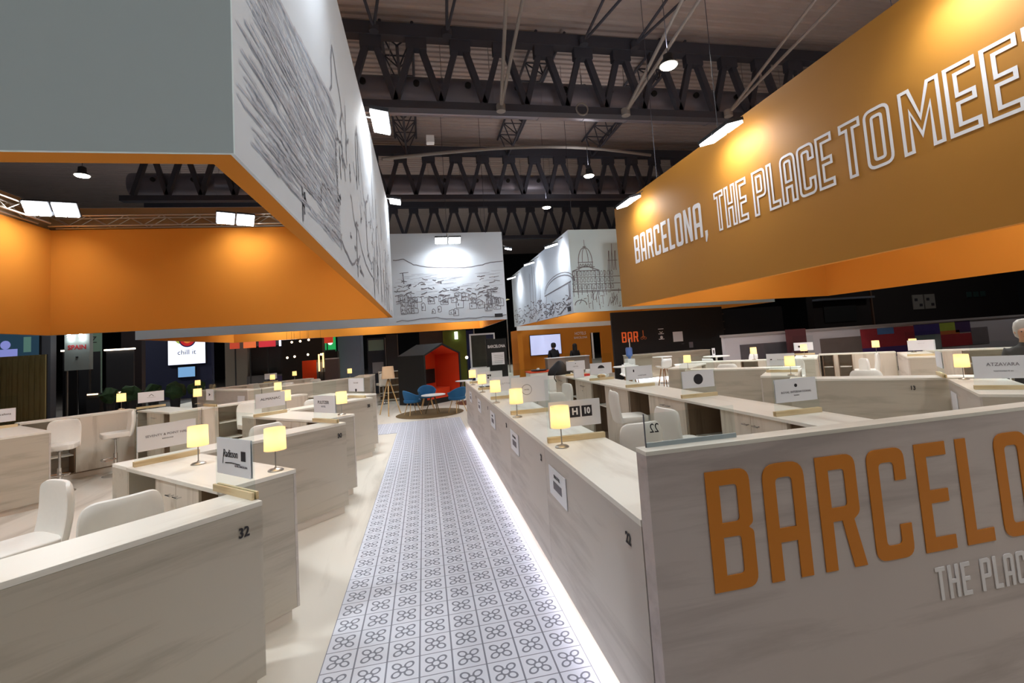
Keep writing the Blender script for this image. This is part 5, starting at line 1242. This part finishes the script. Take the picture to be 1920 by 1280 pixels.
# ================================================================ HALL BACKGROUND, RIGHT
t = thing('mural_partition', (10.9, 15.6, .012), 'long low white partition wall with a colourful mural', 'partition')
MB().box(0, 16, 0, .2, 0, 1.62).build('wall_panel', mat('partition_white', '#a9a6ac', .8), t); MB().box(-.03, 16.03, -.03, .23, 1.62, 1.7).build('cap', mat('cap_grey', '#8a8484', .7), t)
P_ = lambda nm, x0, x1, z0, z1, c, o=0: MB().box(x0, x1, -.012-o, -.002, z0, z1).build(nm, mat(nm+c[1:], c, .8, noise=.25, nscale=3), t)
P_('mural_photo', 4.1, 6.0, .6, 1.3, '#5f5450'); P_('mural_red', 6.0, 8.6, .55, 1.55, '#8c1f2c'); P_('mural_violet', 6.0, 9.0, .4, .8, '#3a1f5e', .004); P_('mural_blue', 6.8, 7.6, 1.3, 1.55, '#44679a', .004)
P_('mural_purple', 8.6, 9.9, 1.15, 1.58, '#33246e'); P_('mural_photo', 8.6, 9.9, .5, 1.14, '#6c7a7c'); P_('mural_green', 9.9, 10.7, 1.25, 1.58, '#93a53a'); P_('mural_orange', 9.9, 10.9, 1.1, 1.25, '#b0622a'); P_('mural_red', 9.9, 11.5, .6, 1.1, '#93202a'); P_('mural_violet', 10.7, 11.5, 1.15, 1.6, '#3a2050'); P_('mural_photo', 11.5, 12.4, .6, 1.3, '#6a6468')
P_('dark_recess', .6, 3.0, .3, 1.3, '#4b464c')
t = thing('burgundy_display', (11.9, 15.0, .012), 'dark burgundy pointed display shapes before the white partition', 'display')
mb = MB(); 
mb.v = [(0, 0, 0), (.5, 0, .9), (1.0, 0, .55), (1.5, 0, 1.1), (1.9, 0, 1.1), (1.9, 0, 0)]; mb.v += [(x, .08, z) for x, y, z in mb.v]; mb.f = [(0,1,2,3,4,5), (11,10,9,8,7,6)]+[(i, (i+1) % 6, 6+(i+1) % 6, 6+i) for i in range(6)]; mb.build('panel', mat('burgundy', '#3c1420', .8), t)
MB().box(1.3, 2.1, .15, .25, 0, 1.75).build('figure_panel', mat('maroon', '#4a2026', .8), t)
t = thing('dark_shop_front', (13.0, 22, .012), 'dark shop front beyond the bar, full of unlit shelves', 'shop front')
MB().box(0, 6, 0, .4, 0, 2.95).build('front_wall', mat('near_black', '#141013', .9), t)
mb = MB(); [mb.box(1.0, 2.4, -.1, -.001, z, z+.04) for z in (1.5, 1.9, 2.3, 2.7)]; mb.build('shelves', mat('shelf_brown', '#4a382a', .8), t)
for i, c in enumerate(('#6a6428', '#7a7034', '#5a4a30', '#6d5a44')):
    MB().box(1.1+i*.32, 1.35+i*.32, -.1, -.02, 2.35-.4*(i % 2), 2.6-.4*(i % 2)).build('goods', mat('goods_'+c[1:], c, .8), t)
t = thing('cafe_front', (20, 21, .012), 'dark cafe front with a black screen and two pale menu boards', 'shop front')
MB().box(0, 14, 0, .4, 0, 5).build('front_wall', mat('umber', '#1b1414', .9), t); MB().box(.6, 2.6, -.06, -.001, 1.9, 3.0).build('black_screen', M['black'], t); MB().box(.0, 3.4, -.5, -.002, 3.05, 3.15).build('awning', M['grey'], t)
MB().box(3.6, 3.68, -.1, -.002, 0, 4).build('door_post', mat('tan_post', '#5a4030', .7), t)
for i, x in enumerate((6.4, 7.2)): 
    b = MB().box(x, x+.7, -.05, -.002, 2.3, 3.1).build('menu_board', mat('menu_paper', '#7b7670', .8), t); MB().box(x+.1, x+.3, -.06, -.0505, 2.75, 2.9).box(x+.4, x+.6, -.06, -.0505, 2.45, 2.6).build('menu_print', M['ink'], b)
for i in range(3): MB().box(10.2+i*.5, 10.5+i*.5, -.06, -.002, 2.8, 3.1).build('small_poster', mat('teal_dim%d' % i, '#223c3a', .8), t)
# ring node for 'roof' coil
tag(MB().tube([(6.0+.22*math.cos(a*PI/8), 15.46, 10.15+.22*math.sin(a*PI/8)) for a in range(17)], .03, 6).build('cable_coil', M['rod'], smooth=True), 'coiled cable hanging on the nearest roof truss', 'cable coil')
tag(MB().box(.0, .25, 0, .25, 0, .22).build('wall_sensor', M['paper'], loc=(.4, 14.6, 8.45)), 'small white box under the arched service pipe', 'sensor box')
